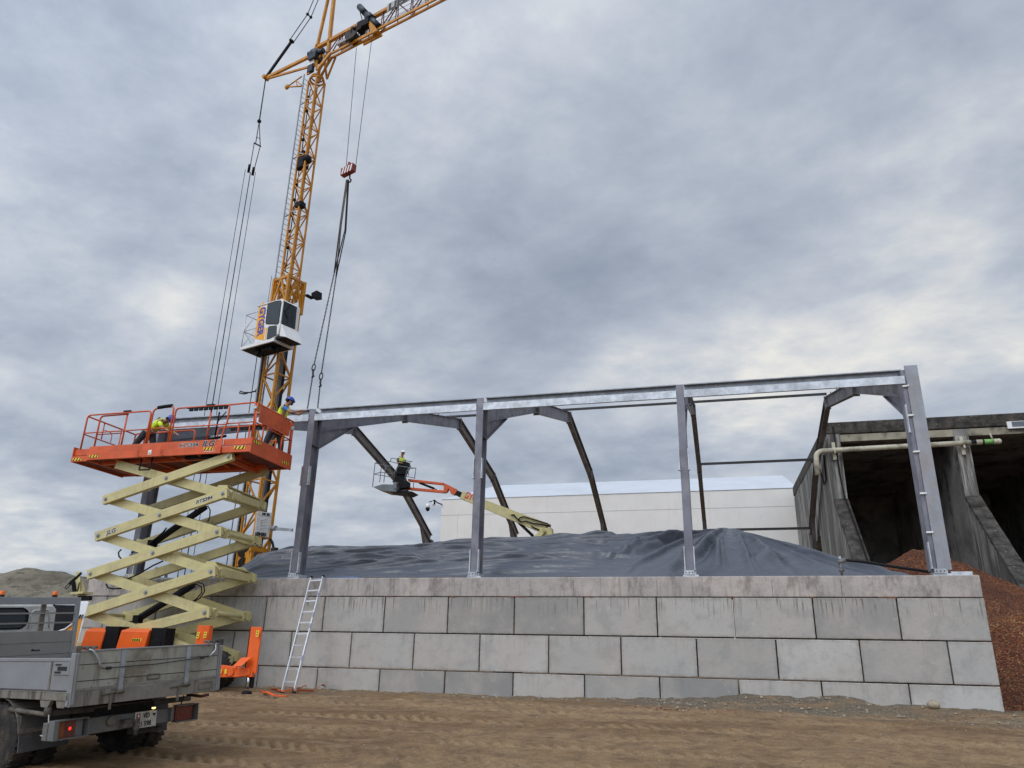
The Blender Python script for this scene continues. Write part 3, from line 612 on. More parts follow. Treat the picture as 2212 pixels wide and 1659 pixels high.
q=MB(); q.cyl((11.62,yp,10.80),(11.8,yp,10.80),.125,n=12); q.sphere((11.82,yp,10.8),.125,12,8); q.tube([(11.6,yp,10.9),(11.55,yp,11.18)],.04,6); q.build('end_cap',PIPE,dp)
for X in (5.25,10.45):
    q=MB(); q.box((X-.07,yp+.12,10.32),(X+.07,yp+.22,11.12)); q.box((X-.03,yp-.13,10.55),(X+.03,yp+.14,10.68)); q.cyl((X,yp+.12,10.98),(X,yp+.10,10.98),.02,n=8); q.build('pipe_bracket',PIPE,dp)
li=empty('wall_panel',(14.2,YB-.1,11.5),'grey panel in a white frame mounted on the lintel at the right edge','panel')
pa=aty(2174,911,YB-.06); pb=aty(2176,926,YB-.06)
q=MB(); q.box((pa.x,YB-.08,pb.z),(pa.x+2.6,YB-.02,pa.z)); q.build('frame',WHITE,li); q=MB(); q.box((pa.x+.18,YB-.09,pb.z+.07),(pa.x+2.5,YB-.075,pa.z-.02)); q.build('glass',mat('grey_panel_glass',(.10,.12,.15),.2),li)
# ------------------------------------------------------------------ wood chip heap
def f_chips(g):
    vo=g.n('ShaderNodeTexVoronoi'); vo.inputs['Scale'].default_value=24; g.L(g.tc.outputs['Object'],vo.inputs['Vector'])
    s=g.n('ShaderNodeSeparateColor'); g.L(vo.outputs['Color'],s.inputs[0])
    t=g.mix(s.outputs[0],(.07,.018,.007),(.36,.105,.028)); t=g.mix(g.attr('dry'),t,(.50,.21,.065)); t=g.mix(g.mapr(s.outputs[1],.82,.95),t,(.50,.27,.11)); t=g.mix(g.mapr(g.noise(.7,5,.6),.4,.65,0,.6),t,(.10,.03,.012))
    t=g.mix(g.mapr(g.noise(30,4,.7),.5,.7,0,.6),t,(.02,.008,.004))
    g.L(t,g.b.inputs['Base Color']); g.b.inputs['Roughness'].default_value=.9; g.L(g.bump(vo.outputs['Distance'],1,.10,g.bump(g.noise(9,6,.7),.8,.12)),g.b.inputs['Normal'])
CHIPS=node_mat('wood_chips',f_chips)
X_,Y_=np.meshgrid(np.linspace(3.4,19,300),np.linspace(20.3,40,340))
cr=np.interp(X_,[3.4,4.6,5.7,7.06,8.6,10.4,13,19],[3.2,4.4,5.05,5.75,5.35,4.35,3.2,2.4])
up=.62+(Y_-21.6)/(32-21.6)*(cr-.62); zz=np.where(Y_<32,up,cr-.06*(Y_-32)**1.3)
z2=np.interp(Y_,[20.3,20.6,23.6,25.2,26.5],[.55,.62,2.95,2.7,1.2])*np.clip(1.0+.03*(X_-7),.8,1.1); 
zz=np.maximum(zz,z2); zz+=.16*fbm(X_*.8,Y_*.8,4,61)+.07*fbm(X_*4,Y_*4,3,63)+.035*fbm(X_*14,Y_*14,2,66)
zz=np.where((Y_<20.9)&(X_<5.5),.3,zz); dry=.75*np.exp(-((Y_-24.3)/.75)**2)
tag(gridmesh('wood_chip_heap',X_,Y_,zz,CHIPS,attr={'dry':dry}),'heap of reddish brown wood chips spilling from the open bay past the wall end','heap')
# ------------------------------------------------------------------ gravel hill far left
def f_hill(g):
    c=g.noise(1.6,9,.75); t=g.mix(g.mapr(g.noise(.16,7,.65),.38,.62),(.165,.145,.10),(.30,.265,.19)); t=g.mix(g.mapr(c,.45,.66,0,.85),t,(.085,.075,.05)); t=g.mix(g.mapr(g.noise(5,6,.7),.58,.68,0,.5),t,(.42,.38,.29))
    g.L(t,g.b.inputs['Base Color']); g.b.inputs['Roughness'].default_value=.95; g.L(g.bump(c,1,.5),g.b.inputs['Normal'])
HILL=node_mat('gravel_hill_material',f_hill)
X_,Y_=np.meshgrid(np.linspace(-82,-26,260),np.linspace(30,62,160))
cr=np.interp(X_,[-82,-62,-55,-52.3,-50.7,-48.5,-46.6,-44.5,-42.8,-40,-36,-30,-26],[7.4,7.2,6.2,6.35,6.55,6.85,6.75,6.45,6.0,5.6,5.0,3.0,1.2])
t=np.clip((Y_-33)/12,0,1); zz=.6+(cr-.6)*(t**.85)*np.where(Y_>45,np.clip(1-((Y_-45)/17)**2,0,1),1)
zz+=.35*np.abs(fbm(X_*.35,Y_*.12,4,81))*np.clip(t*2,0,1)*(Y_<46)+.12*fbm(X_*1.2,Y_*1.2,4,83); 
tag(gridmesh('gravel_hill',X_,Y_,zz,HILL),'olive brown gravel hill on the horizon at the far left','hill',kind='structure')
# ------------------------------------------------------------------ people
def skin_mesh(name,nodes,edges,m,parent,root,sub=2,extra=None):
    keys=list(nodes); idx={k:i for i,k in enumerate(keys)}; o=ORG[parent.name]
    me=bpy.data.meshes.new(name); me.from_pydata([tuple(Vector(nodes[k][0])-Vector(o)) for k in keys],[(idx[a],idx[b]) for a,b in edges],[]); me.materials.append(m)
    ob=bpy.data.objects.new(name,me); S.collection.objects.link(ob); ob.parent=parent
    sk=ob.modifiers.new('skin','SKIN'); sk.use_smooth_shade=True
    for i,k in enumerate(keys):
        r=nodes[k][1]; v=me.skin_vertices[0].data[i]; v.radius=(r,r) if not hasattr(r,'__len__') else r; v.use_root=(k==root)
    sb=ob.modifiers.new('sub','SUBSURF'); sb.levels=sub; sb.render_levels=sub
    return ob
SKIN=mat('skin',(.38,.20,.13),.55,0,.1,8); HIVIS=mat('hi_vis_yellow',(.62,.85,.03),.7,0,.08,6,.2,20); TEE=mat('blue_shirt',(.02,.17,.42),.8,0,.15,6,.3,20)
TROU=mat('dark_work_trousers',(.035,.036,.045),.85,0,.3,6,.4,20); BOOT=mat('work_boot',(.02,.017,.015),.7); REFL=mat('reflective_band',(.5,.52,.48),.4,.2)
HBLUE=mat('blue_helmet_shell',(.015,.06,.34),.3,0,.1); HWHITE=mat('white_helmet_shell',(.75,.75,.74),.3,0,.05); HAIR=mat('dark_hair',(.02,.015,.012),.8)
def person(label,loc,J,face,helmet,shirt,muffs=True,legs=True,sub=2):
    P=empty('person',loc,label,'person'); V=lambda k: Vector(J[k])
    f=Vector(face).normalized(); hd=V('head'); nk=V('neck'); ax=(hd-nk).normalized(); sd=f.cross(ax).normalized()
    n={'pelvis':(V('pelvis'),.125),'belly':(V('pelvis').lerp(V('chest'),.5),.12),'chest':(V('chest'),.145),'neck':(nk+ax*.03,.068),'headlow':(hd-ax*.05+f*.015,.075),'head':(hd+ax*.03,.093),'headtop':(hd+ax*.09-f*.01,.07),'nose':(hd-ax*.01+f*.105,.014),'chin':(hd-ax*.085+f*.06,.03)}
    e=[('pelvis','belly'),('belly','chest'),('chest','neck'),('neck','headlow'),('headlow','head'),('head','headtop'),('head','nose'),('headlow','chin')]
    for s in 'LR':
        sh,el,ha=V('sh'+s),V('el'+s),V('ha'+s); n['sh'+s]=(sh,.065); n['el'+s]=(el,.043); n['wr'+s]=(ha-(ha-el).normalized()*.07,.028); n['pa'+s]=(ha,(.038,.022))
        e+=[('chest','sh'+s),('sh'+s,'el'+s),('el'+s,'wr'+s),('wr'+s,'pa'+s)]
        d=(ha-el).normalized(); u=d.cross(Vector((0,0,1))).normalized()
        for i,(o,l) in enumerate(((-.03,.065),(-.01,.075),(.01,.07),(.03,.055))):
            k='f%s%d'%(s,i); n[k]=(ha+d*.035+u*o,.010); n[k+'b']=(ha+d*(.035+l*.8)+u*o-Vector((0,0,.025)),.008); e+=[('pa'+s,k),(k,k+'b')]
        n['th'+s]=(ha+d*.03+Vector((0,0,.03))-u*.03,.010); e.append(('pa'+s,'th'+s))
        if legs:
            for a,b,r in (('hip','pelvis',.09),('kn','hip',.062),('an','kn',.042),('to','an',.04)): n[a+s]=(V(a+s),r); e.append((b if b=='pelvis' else b+s,a+s))
    skin_mesh('body',n,e,SKIN,P,'pelvis',sub)
    if legs:
        n={'pelvis':(V('pelvis')+Vector((0,0,.03)),.15)}; e=[]
        for s in 'LR':
            for a,b,r in (('hip','pelvis',.115),('kn','hip',.085),('an','kn',.075)): n[a+s]=(V(a+s),r); e.append((b if b=='pelvis' else b+s,a+s))
        skin_mesh('trousers',n,e,TROU,P,'pelvis',sub)
        for s in 'LR':
            a,t=V('an'+s),V('to'+s); skin_mesh('boot',{'a':(a+Vector((0,0,.04)),.058),'b':(a-Vector((0,0,.03)),.055),'c':(t,.045)},[('a','b'),('b','c')],BOOT,P,'b',1)
    ch,pe=V('chest'),V('pelvis'); sa=(V('shL')-V('shR')).normalized()
    n={'a':(pe.lerp(ch,.12),.155),'b':(pe.lerp(ch,.55),.15),'c':(ch,.17),'d':(ch.lerp(nk,.55),.10)}; e=[('a','b'),('b','c'),('c','d')]
    for s in 'LR': n['s'+s]=(V('sh'+s)+(nk-ch)*.1,.078); e.append(('c','s'+s))
    vest=skin_mesh('safety_vest',n,e,HIVIS,P,'c',sub)
    for s in 'LR':
        sh,el=V('sh'+s),V('el'+s); skin_mesh('sleeve',{'a':(sh,.083),'b':(sh.lerp(el,.4),.07),'c':(sh.lerp(el,.72),.062)},[('a','b'),('b','c')],shirt,P,'a',1)
    tx=(ch-pe).normalized()
    for t in (.30,.68):
        c=pe.lerp(ch,t); q=MB(); q.lathe(c-tx*.02,tx,[(0,.158+.012*t),(.045,.158+.012*t)],20); q.build('reflective_band',REFL,P)
    q=MB()
    for s in 'LR':
        a=V('sh'+s).lerp(nk,.35)+(nk-ch)*.15; mid=ch-f*.165; q.tube([a+ax*.02,a.lerp(mid,.5)-f*.07,mid,pe.lerp(ch,.15)-f*.16],.018,6)
    q.build('harness_strap',BLACK,P)
    ht=(ax*.97-f*.10).normalized(); c=hd+ax*.045
    q=MB(); q.lathe(c-ht*.005,ht,[(0,.135),(.02,.133),(.06,.122),(.095,.095),(.12,.05),(.127,.01)],20); pr=[]
    for k in range(9): a=math.pi*(k/8-.5); pr.append(c+f*(math.cos(a)*.175)+sd*(math.sin(a)*.12)+ht*.0)
    q.prism(pr,ht*.012); hm=q.build('helmet',helmet,P)
    if muffs:
        for s in (-1,1): q=MB(); q.cyl(hd+sd*s*.085+ax*.0,hd+sd*s*.14,.052,.045,12); q.build('ear_muff',BLACK,P)
    else:
        q=MB(); q.tube([c+sd*.1,hd-ax*.06+sd*.07+f*.04,hd-ax*.10+f*.06,hd-ax*.06-sd*.07+f*.04,c-sd*.1],.009,6); q.build('chin_strap',BLACK,P)
    return P
# ------------------------------------------------------------------ scissor lift
lift=empty('scissor_lift',(-14.4,18.1,.7),'orange and cream scissor lift raised beside the block wall with two workers on its platform','scissor lift')
XL,XM,XR=-16.28,-14.43,-12.58; zk=[1.485+1.003*k for k in range(6)]
Yn,Yn2,Yf,Yf2=17.20,17.36,18.84,18.68
def arm(a,b,y,ext=.11,h=.245,w=.13):
    a=Vector((a[0],y,a[1])); b=Vector((b[0],y,b[1])); d=(b-a).normalized(); q=MB(); q.beam(a-d*ext,b+d*ext,w,h); u=d.cross(Vector((0,1,0))); u=-u if u.z<0 else u
    # weld seam lines along the box section
    for s in (-1,1): q.beam(a-d*ext*.9+Vector((0,s*(w/2+.0015),0))+u*.045,b+d*ext*.9+Vector((0,s*(w/2+.0015),0))+u*.045,.003,.004)
    return q.build('scissor_arm',CREAM,lift,bevel=.008)
for k in range(5):
    L_=(XL,zk[k]); Rr=(XR,zk[k]+1.035); M_=(XM,zk[k]+.52)
    if k==0: 
        arm((XM-.1,zk[0]+.60),Rr,Yn); arm((XM-.1,zk[0]+.60),Rr,Yf)
    else: arm(L_,Rr,Yn); arm(L_,Rr,Yf)
    L2=(XL+.06,zk[k]+1.0); R2=(XR+.02,zk[k]+.03)
    arm(L2,R2,Yn2); arm(L2,R2,Yf2)
    for (x,z) in ((L_,M_,Rr) if k else (M_,Rr)):
        for y,dy in ((Yn-.065,-.03),(Yf+.065,.03)):
            q=MB(); q.cyl((x,y,z),(x,y+dy,z),.048,n=14); q.cyl((x,y+dy,z),(x,y+dy*1.7,z),.028,n=6); q.build('pivot_pin',GALVD,lift)
    if k:
        q=MB(); q.cyl((XL+.02,Yn,zk[k]),(XL+.02,Yf,zk[k]),.045,n=12); q.build('cross_tube',CREAM,lift)
    q=MB(); q.cyl((XM,Yn2,M_[1]),(XM,Yf2,M_[1]),.05,n=12); q.build('cross_tube',CREAM,lift)
    if k<4:
        z=zk[k]+1.035
        q=MB(); 
        if k%2==1 or k==3: q.beam((XR+.06,Yn2,z-.01),(XR+.06,Yf2,z-.01),.20,.20,(0,0,1))
        else: q.cyl((XR+.06,Yn2,z),(XR+.06,Yf2,z),.06,n=12)
        q.build('cross_tube',CREAM,lift,bevel=.01)
        for y in (Yn-.075,Yn2+.04,Yf2-.08,Yf+.065):
            q=MB(); q.hexa([(XR+.10,y-.01,z-.13),(XR+.16,y-.01,z-.13),(XR+.16,y+.10,z-.13),(XR+.10,y+.10,z-.13),(XR+.07,y-.01,z+.12),(XR+.13,y-.01,z+.12),(XR+.13,y+.10,z+.12),(XR+.07,y+.10,z+.12)]); q.build('end_bracket',CREAM,lift,bevel=.006)
            q=MB(); q.cyl((XR+.155,y+.03,z-.09),(XR+.165,y+.03,z-.09),.012,n=6); q.cyl((XR+.155,y+.07,z-.09),(XR+.165,y+.07,z-.09),.012,n=6); q.build('bolt',BLACK,lift)
for k in (1,3):    # raised lugs at two of the right hand joints
    z=zk[k]+1.035; q=MB()
    for y in (Yn2-.02,Yf2-.02): q.prism([(XR-.5,y,z+.0),(XR-.45,y,z+.16),(XR-.30,y,z+.28),(XR-.08,y,z+.27),(XR+.12,y,z+.05)],(0,.04,0))
    q.beam((XR-.12,Yn2,z+.26),(XR+.1,Yf2,z+.12),.18,.02); q.build('cylinder_lug',CREAM,lift)
    q=MB(); q.cyl((XR-.30,Yn2-.05,z+.17),(XR-.30,Yn2+.02,z+.17),.06,n=14); q.cyl((XR-.30,Yn2-.06,z+.17),(XR-.30,Yn2+.0,z+.17),.035,n=14); q.build('lug_bush',CREAM,lift)
def cyl_(a,b):
    a=Vector(a);b=Vector(b); d=(b-a).normalized(); c=empty_part('lift_cylinder')
    q=MB(); q.cyl(a+d*.25,b,.085,n=14); q.cyl(a+d*.2+Vector((0,.0,.09)),b-d*.3+Vector((0,0,.09)),.03,n=8); q.cyl(a+d*.3+Vector((0,-.07,-.07)),b-d*.3+Vector((0,-.07,-.07)),.02,n=8); o=q.build('lift_cylinder',BLACK,lift)
    q=MB(); q.cyl(a,a+d*.3,.05,n=12); q.box(a+d*.18-Vector((.09,.10,.10)),a+d*.18+Vector((.09,.10,.10))); q.cyl(a+d*.02-Vector((0,.14,0)),a+d*.02+Vector((0,.14,0)),.03,n=8); q.build('cylinder_head',BLACK,lift); return o
def empty_part(n): return None
yc=18.02
c1a=aty(318,1183,yc); c1b=aty(444,1095,yc); c2a=aty(286,1345,yc); c2b=aty(418,1264,yc)
cyl_(c1a,c1b); cyl_(c2a,c2b)
for pts in ([aty(*p,17.75) for p in ((407,1268),(425,1257),(440,1262),(442,1278),(432,1292),(416,1302),(412,1312))],[aty(*p,17.8) for p in ((404,1270),(424,1262),(435,1268),(436,1280),(424,1294),(408,1304))],[aty(*p,17.7) for p in ((440,1097),(449,1093),(454,1102),(453,1118),(448,1128))],
    [aty(*p,17.5) for p in ((262,1187),(256,1193),(257,1202),(262,1207))],[aty(*p,17.6) for p in ((229,1262),(234,1270),(246,1272),(262,1271))],[aty(*p,17.9) for p in ((272,1252),(300,1240),(330,1222),(352,1212))],[aty(*p,17.9) for p in ((284,1194),(318,1180),(352,1150),(360,1140))]):
    q=MB(); q.tube(pts,.016 if pts[0].x>-14 else .02,6); q.build('hydraulic_hose',HOSE,lift)
# chassis
q=MB(); q.box((-16.65,17.35,1.05),(-12.55,18.6,1.5)); q.box((-16.6,17.2,1.35),(-12.4,17.5,1.62)); q.cyl((-12.2,17.3,1.1),(-12.9,18.6,1.1),.09,n=10); q.box((-12.7,17.6,1.0),(-12.4,18.3,1.25)); q.beam((-13.9,17.33,1.78),(-12.3,17.33,1.52),.14,.24); q.hexa([(-16.75,17.1,1.3),(-16.0,17.1,1.3),(-16.0,17.3,1.3),(-16.75,17.3,1.3),(-16.5,17.1,1.72),(-16.0,17.1,1.78),(-16.0,17.3,1.78),(-16.5,17.3,1.72)]); q.build('chassis',CREAM,lift,bevel=.01)
def cover(x0,x1,sk):
    z1=2.12; q=MB(); q.prism([(x0+.03,16.75,1.25),(x1+.0,16.75,1.25),(x1+.06,16.82,z1-.08),(x0+.09,16.82,z1-.08)],(0,.06,0)); q.hexa([(x0+.03,16.77,1.25),(x1,16.77,1.25),(x1,17.12,1.25),(x0,17.12,1.25),(x0+.09,16.83,z1-.06),(x1+.06,16.83,z1-.06),(x1+.03,17.12,z1),(x0+.06,17.12,z1)]); return q.build('engine_cover',ORANGEB,lift,bevel=.02)
cover(-15.86,-15.22,0); cv=cover(-14.78,-13.92,0)
q=MB(); q.box((-14.30,16.795,1.80),(-14.02,16.803,1.87)); o=q.build('warning_sticker',YTAG,lift); q=MB()
for i in range(4): q.box((-14.28+i*.062,16.788,1.81),(-14.245+i*.062,16.794,1.86))
q.build('warning_symbol',TXT,lift)
q=MB(); q.box((-15.20,16.84,1.25),(-14.78,17.2,2.15)); q.box((-13.86,16.9,1.25),(-13.42,17.25,2.13)); q.cyl((-13.64,16.86,1.72),(-13.64,16.92,1.72),.15,n=20); q.build('black_hatch',BLACK,lift,bevel=.01)
for x0 in (-12.50,):
    q=MB(); q.prism([(x0,16.85,1.3),(x0+.2,16.78,1.3),(x0+.34,16.85,1.3),(x0+.34,17.0,1.3),(x0,17.0,1.3)],(0,0,.90)); g=q.build('guard_panel',ORANGEB,lift,bevel=.008)
q=MB(); q.box((-11.04,16.84,1.14),(-10.72,16.89,2.18)); q.box((-11.04,16.84,1.14),(-11.0,17.1,2.18)); q.build('guard_panel',ORANGEB,lift,bevel=.008)
for x,z in ((-12.44,1.99),(-12.24,2.0),(-10.81,2.05)):
    q=MB(); q.box((x,16.775,z-.09),(x+.075,16.782,z+.05)); q.build('warning_sticker',YTAG,lift); q=MB(); q.prism([(x+.015,16.772,z-.0),(x+.06,16.772,z),(x+.037,16.772,z+.035)],(0,.003,0)); q.box((x+.015,16.772,z-.06),(x+.06,16.775,z-.04)); q.build('warning_symbol',TXT,lift)
# outrigger
q=MB(); ya=16.80; q.hexa([(-13.340,ya,1.0),(-10.790,ya,1.06),(-10.790,ya+.12,1.06),(-13.340,ya+.12,1.0),(-13.340,ya,1.22),(-10.790,ya,1.20),(-10.790,ya+.12,1.20),(-13.340,ya+.12,1.22)]); q.hexa([(-11.940,ya-.02,1.02),(-11.190,ya-.02,1.05),(-11.190,ya+.2,1.05),(-11.940,ya+.2,1.02),(-11.840,ya-.02,1.32),(-11.240,ya-.02,1.27),(-11.240,ya+.2,1.27),(-11.840,ya+.2,1.32)])
q.hexa([(-11.240,ya-.03,1.04),(-10.840,ya-.03,1.10),(-10.840,ya+.1,1.10),(-11.240,ya+.1,1.04),(-11.190,ya-.03,1.28),(-10.840,ya-.03,1.24),(-10.840,ya+.1,1.24),(-11.190,ya+.1,1.28)]); q.prism([(-11.200,ya-.22,1.28),(-10.960,ya-.22,1.30),(-10.840,ya-.05,1.50),(-11.100,ya-.05,1.48)],(0,.02,.01)); q.build('outrigger',ORANGEB,lift,bevel=.012)
for x in (-11.79,-11.36): q=MB(); q.cyl((x,ya-.05,1.17),(x,ya-.02,1.17),.10,n=18); q.build('outrigger_disc',ORANGEB,lift)
q=MB(); 
for x in (-11.74,-11.60,-11.46): q.box((x-.03,ya-.07,1.12),(x+.03,ya-.062,1.22))
q.build('warning_sticker',YTAG,lift)
q=MB(); q.cyl((-10.900,ya+.05,.80),(-10.900,ya+.05,1.1),.035,n=10); q.build('jack_leg',CHROME,lift); q=MB(); q.box((-10.810,ya+.08,.82),(-10.98,ya+.16,1.1)); q.cyl((-10.900,ya+.05,gfn(-10.9,ya)-.01),(-10.900,ya+.05,gfn(-10.9,ya)+.07),.14,.09,n=14); q.build('jack_foot',BLACK,lift)
def wheel(c,axis,r,wd,parent,local=False,tm=RUBBER,rim=None,n=28,lugs=True):
    c=Vector(c); a=Vector(axis).normalized(); q=MB(); h=wd/2
    q.lathe(c,a,[(-h*.96,r*.55),(-h,r*.80),(-h*.86,r*.95),(-h*.5,r*.985),(h*.5,r*.985),(h*.86,r*.95),(h,r*.80),(h*.96,r*.55)],n*2)
    if lugs:
        u=Vector((0,0,1)); b=a.cross(u).normalized(); 
        for k in range(n):
            t=2*math.pi*k/n
            for s in (-1,1):
                tt=t+(.5*2*math.pi/n if s>0 else 0); e=b*math.cos(tt)+u*math.sin(tt); e2=b*math.cos(tt+.10)+u*math.sin(tt+.10); p0=c+a*(s*h*.97)+e2*r*.955; p1=c+a*(s*h*.05)+e*r*.985; q.beam(p0,p1,r*.075,r*.055,e)
    o=q.build('wheel',tm,parent,local); q=MB(); q.lathe(c,a,[(-h*.9,r*.56),(-h*.6,r*.45),(-h*.55,r*.2),(-h*.8,r*.16),(-h*.8,.01)],24); q.lathe(c,a,[(h*.9,r*.56),(h*.6,r*.45),(h*.55,r*.2),(h*.8,r*.16),(h*.8,.01)],24); rr=q.build('rim',rim or BLACK,o,True)
    if not local:
        rr.location=(0,0,0); rr.data.transform(Matrix.Translation(-Vector(ORG[parent.name])))
    return o
for x,y in ((-12.08,17.12),(-12.95,18.7),(-15.9,17.12),(-15.9,18.7)):
    wheel((x,y,gfn(x,y)+.44),(.30 if x>-13 else 0,1,0),.46,.34,lift)
# platform
x0,x1,y0,y1,zb=-17.66,-11.87,17.05,19.08,6.60
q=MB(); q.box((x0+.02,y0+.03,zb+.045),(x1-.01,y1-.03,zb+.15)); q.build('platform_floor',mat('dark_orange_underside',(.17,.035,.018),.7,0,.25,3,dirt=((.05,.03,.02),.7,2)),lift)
q=MB(); 
for y in (17.45,18.62): q.box((-16.9,y-.04,zb-.05),(-12.4,y+.04,zb+.044))
for x in (-17.1,-16.2,-15.3,-14.4,-13.5,-12.7): q.box((x-.03,17.1,zb-.01),(x+.03,19.05,zb+.043))
q.build('floor_joist',ORANGE,lift)
q=MB(); q.box((-14.0,17.2,zb-.06),(-13.2,17.75,zb+.043)); q.build('control_box',BLACK,lift)
q=MB(); q.rail([(-15.35,17.15,zb+.06),(-15.35,17.12,zb-.33),(-15.0,17.12,zb-.33),(-15.0,17.15,zb+.06)],.022,8,.03); q.build('hanging_step',BLACK,lift)
q=MB(); q.beam((XR-.15,Yn2-.1,6.5),(XR-.15,Yf2+.15,6.5),.1,.1); q.beam((XR-1.6,Yn2,6.56),(XR+.1,Yn2,6.56),.1,.06); q.beam((XR-1.6,Yf2,6.56),(XR+.1,Yf2,6.56),.1,.06); q.build('slide_rail',ORANGE,lift)
def toe(a,b,z0,z1,th,nm='toe_board'): q=MB(); q.beam((a[0],a[1],(z0+z1)/2),(b[0],b[1],(z0+z1)/2),th,z1-z0); return q.build(nm,ORANGE,lift,bevel=.006)
toe((-17.10,y0-.02),(-12.76,y0-.02),zb+.0,zb+.20,.06); toe((-17.10,y0+.0),(-12.76,y0+.0),zb+.205,zb+.40,.03)
toe((x0,y0+.02),(-17.1,y0+.02),zb-.02,zb+.14,.05); toe((x0,y0+.06),(-17.1,y0+.06),zb+.17,zb+.36,.02)
toe((-12.76,y0+.03),(x1,y0+.03),zb+.02,zb+.20,.05); toe((-12.76,y0+.05),(x1-.04,y0+.05),zb+.23,zb+.41,.02)
toe((x1,y0-.01),(x1,y1),zb-.02,zb+.42,.03); toe((x0,y0),(x0,y1),zb-.02,zb+.42,.03); toe((-17.1,y1),(-12.76,y1),zb,zb+.3,.05); toe((x0,y1-.03),(-17.1,y1-.03),zb,zb+.2,.03); toe((-12.76,y1-.03),(x1,y1-.03),zb,zb+.2,.03)
q=MB()
for x in (-15.38,-14.62): q.rail([(x,y0-.06,zb+.32),(x,y0-.09,zb+.30),(x,y0-.09,zb+.04),(x+.12,y0-.06,zb+.0)],.012,6,.02)
q.build('entry_grab_handle',ORANGE,lift)
RR=.024
def rail(pts,nm='guard_rail',r=RR,m=None): q=MB(); q.rail(pts,r,8,.12,4); return q.build(nm,m or ORANGE,lift)
T,Mz,B=7.99,7.43,6.98
for y in (y0+.04,y1-.04):
    dy=.05 if y<18 else -.05
    rail([(-17.46,y,B-.02),(-17.46,y,T-.02),(-15.28,y,T-.02),(-15.28,y,B)])
    rail([(-17.05,y+dy,B),(-17.05,y+dy,T-.06),(-16.1,y+dy,T-.05)])
    rail([(-16.13,y+dy,B),(-16.13,y+dy,T-.04)]); rail([(-17.46,y,Mz),(-15.28,y,Mz)],r=.019); rail([(-17.05,y+dy,Mz-.05),(-16.2,y+dy,Mz-.05)],r=.017)
    rail([(-14.47,y,B),(-14.47,y,T),(-12.74,y,T),(-12.74,y,Mz+.05),(-12.83,y,Mz-.22),(-12.87,y,B-.2)]); rail([(-14.47,y,Mz),(-12.80,y,Mz)],r=.019); rail([(-13.35,y+dy,B),(-13.35,y+dy,T-.03)])
    rail([(-13.35,y+dy,T-.0),(-11.95,y+dy,T+.04),(-11.95,y+dy,B)]); rail([(-12.8,y+dy,Mz+.03),(-11.95,y+dy,Mz+.04)],r=.018); rail([(-12.4,y+dy,B),(-12.4,y+dy,Mz)],r=.02)
    q=MB(); n=8
    for i in range(n):
        a=-14.02+i*.157; q.box((a,y-.03,T-.115),(a+.12,y+.02,T-.028)); 
    q.build('hanging_pad',BLACK,lift,bevel=.012)
    q=MB(); q.box((-14.1,y-.025,T-.035),(-12.76,y+.022,T-.015)); q.build('pad_strip',BLACK,lift)
y=y0+.04
gt=rail([(-15.2,y-.02,6.9),(-15.2,y-.02,T-.02),(-15.05,y-.02,T+.06),(-14.62,y-.02,T+.08),(-14.53,y-.02,T-.0),(-14.53,y-.02,6.9)],'gate_frame'); rail([(-15.2,y-.02,Mz),(-14.53,y-.02,Mz)],'gate_frame',.018)
q=MB(); q.tube([(-15.06,y-.02,T+.055),(-14.85,y-.02,T+.075),(-14.60,y-.02,T+.085)],.05,10); q.build('foam_sleeve',BLACK,lift)
q=MB(); q.box((-15.16,y-.03,6.88),(-14.56,y-.01,7.0)); q.build('gate_kickplate',ORANGE,lift)
for x,yy in ((-17.46,1),):
    rail([(x,y0+.06,T-.05),(x,y1-.06,T-.05)]); rail([(x,y0+.06,Mz-.03),(x,y1-.06,Mz-.03)],r=.019)
    rail([(x,17.75,Mz),(x,17.75,T-.05)],r=.017); rail([(x,18.45,7.0),(x,18.45,T-.05)],r=.02); rail([(x+.02,17.75,7.72),(x+.02,18.1,7.72),(x+.02,18.1,Mz)],r=.012)
xr=-11.90
rail([(xr,y0+.06,T),(xr,y1-.06,T+.03)]); rail([(xr,y0+.06,Mz+.02),(xr,y1-.06,Mz+.02)],r=.019); rail([(xr,y0+.08,B),(xr,y0+.08,T)],r=.024); rail([(xr,y1-.08,B),(xr,y1-.08,T)],r=.024)
for yy in (17.55,18.5): rail([(xr,yy,B),(xr,yy,Mz)],r=.022)
q=MB(); q.prism([(xr+.03,17.22,T-.04),(xr+.03,18.72,T-.0),(xr+.03,18.80,T-.1),(xr+.03,18.78,Mz+.10),(xr+.03,18.70,Mz+.06),(xr+.03,17.22,Mz+.06)],(.012,0,0)); q.build('infill_panel',ORANGE,lift)
q=MB()
for yy,z in ((18.05,7.62),(18.2,7.66),(18.35,7.6),(18.2,7.5),(18.5,7.8),(18.6,7.55)): q.cyl((xr+.043,yy,z),(xr+.046,yy,z),.018 if z<7.63 else .009,n=7)
q.build('paint_chip',BLACK,lift)
q=MB(); 
for x,yy,z in ((-16.1,y,T),(-13.35,y,T+.01)): q.box((x-.12,yy-.03,z+.0),(x+.12,yy+.03,z+.04))
q.build('black_clip',BLACK,lift)
q=MB(); q.box((-11.96,y0+.01,7.82),(-11.88,y0+.05,7.90)); q.box((-11.93,18.97,7.78),(-11.85,19.02,7.88)); q.build('rail_latch',GALV,lift)
q=MB(); q.tube([(-13.24,17.35,T-.1),(-13.26,17.35,7.18)],.022,8); q.tube([(-13.26,17.35,7.6),(-13.02,17.35,T-.1)],.015,8); q.tube([(-13.6,17.4,7.13),(-13.2,17.4,7.16),(-12.95,17.4,7.2)],.04,8); q.build('control_arm',BLACK,lift)
yt=y0-.055
for x in (-17.0,-13.28): hazard(lift,(x,yt,zb+.06 if x<-14 else zb+.10),(1,0,0),(0,0,1),.30,.075,3)
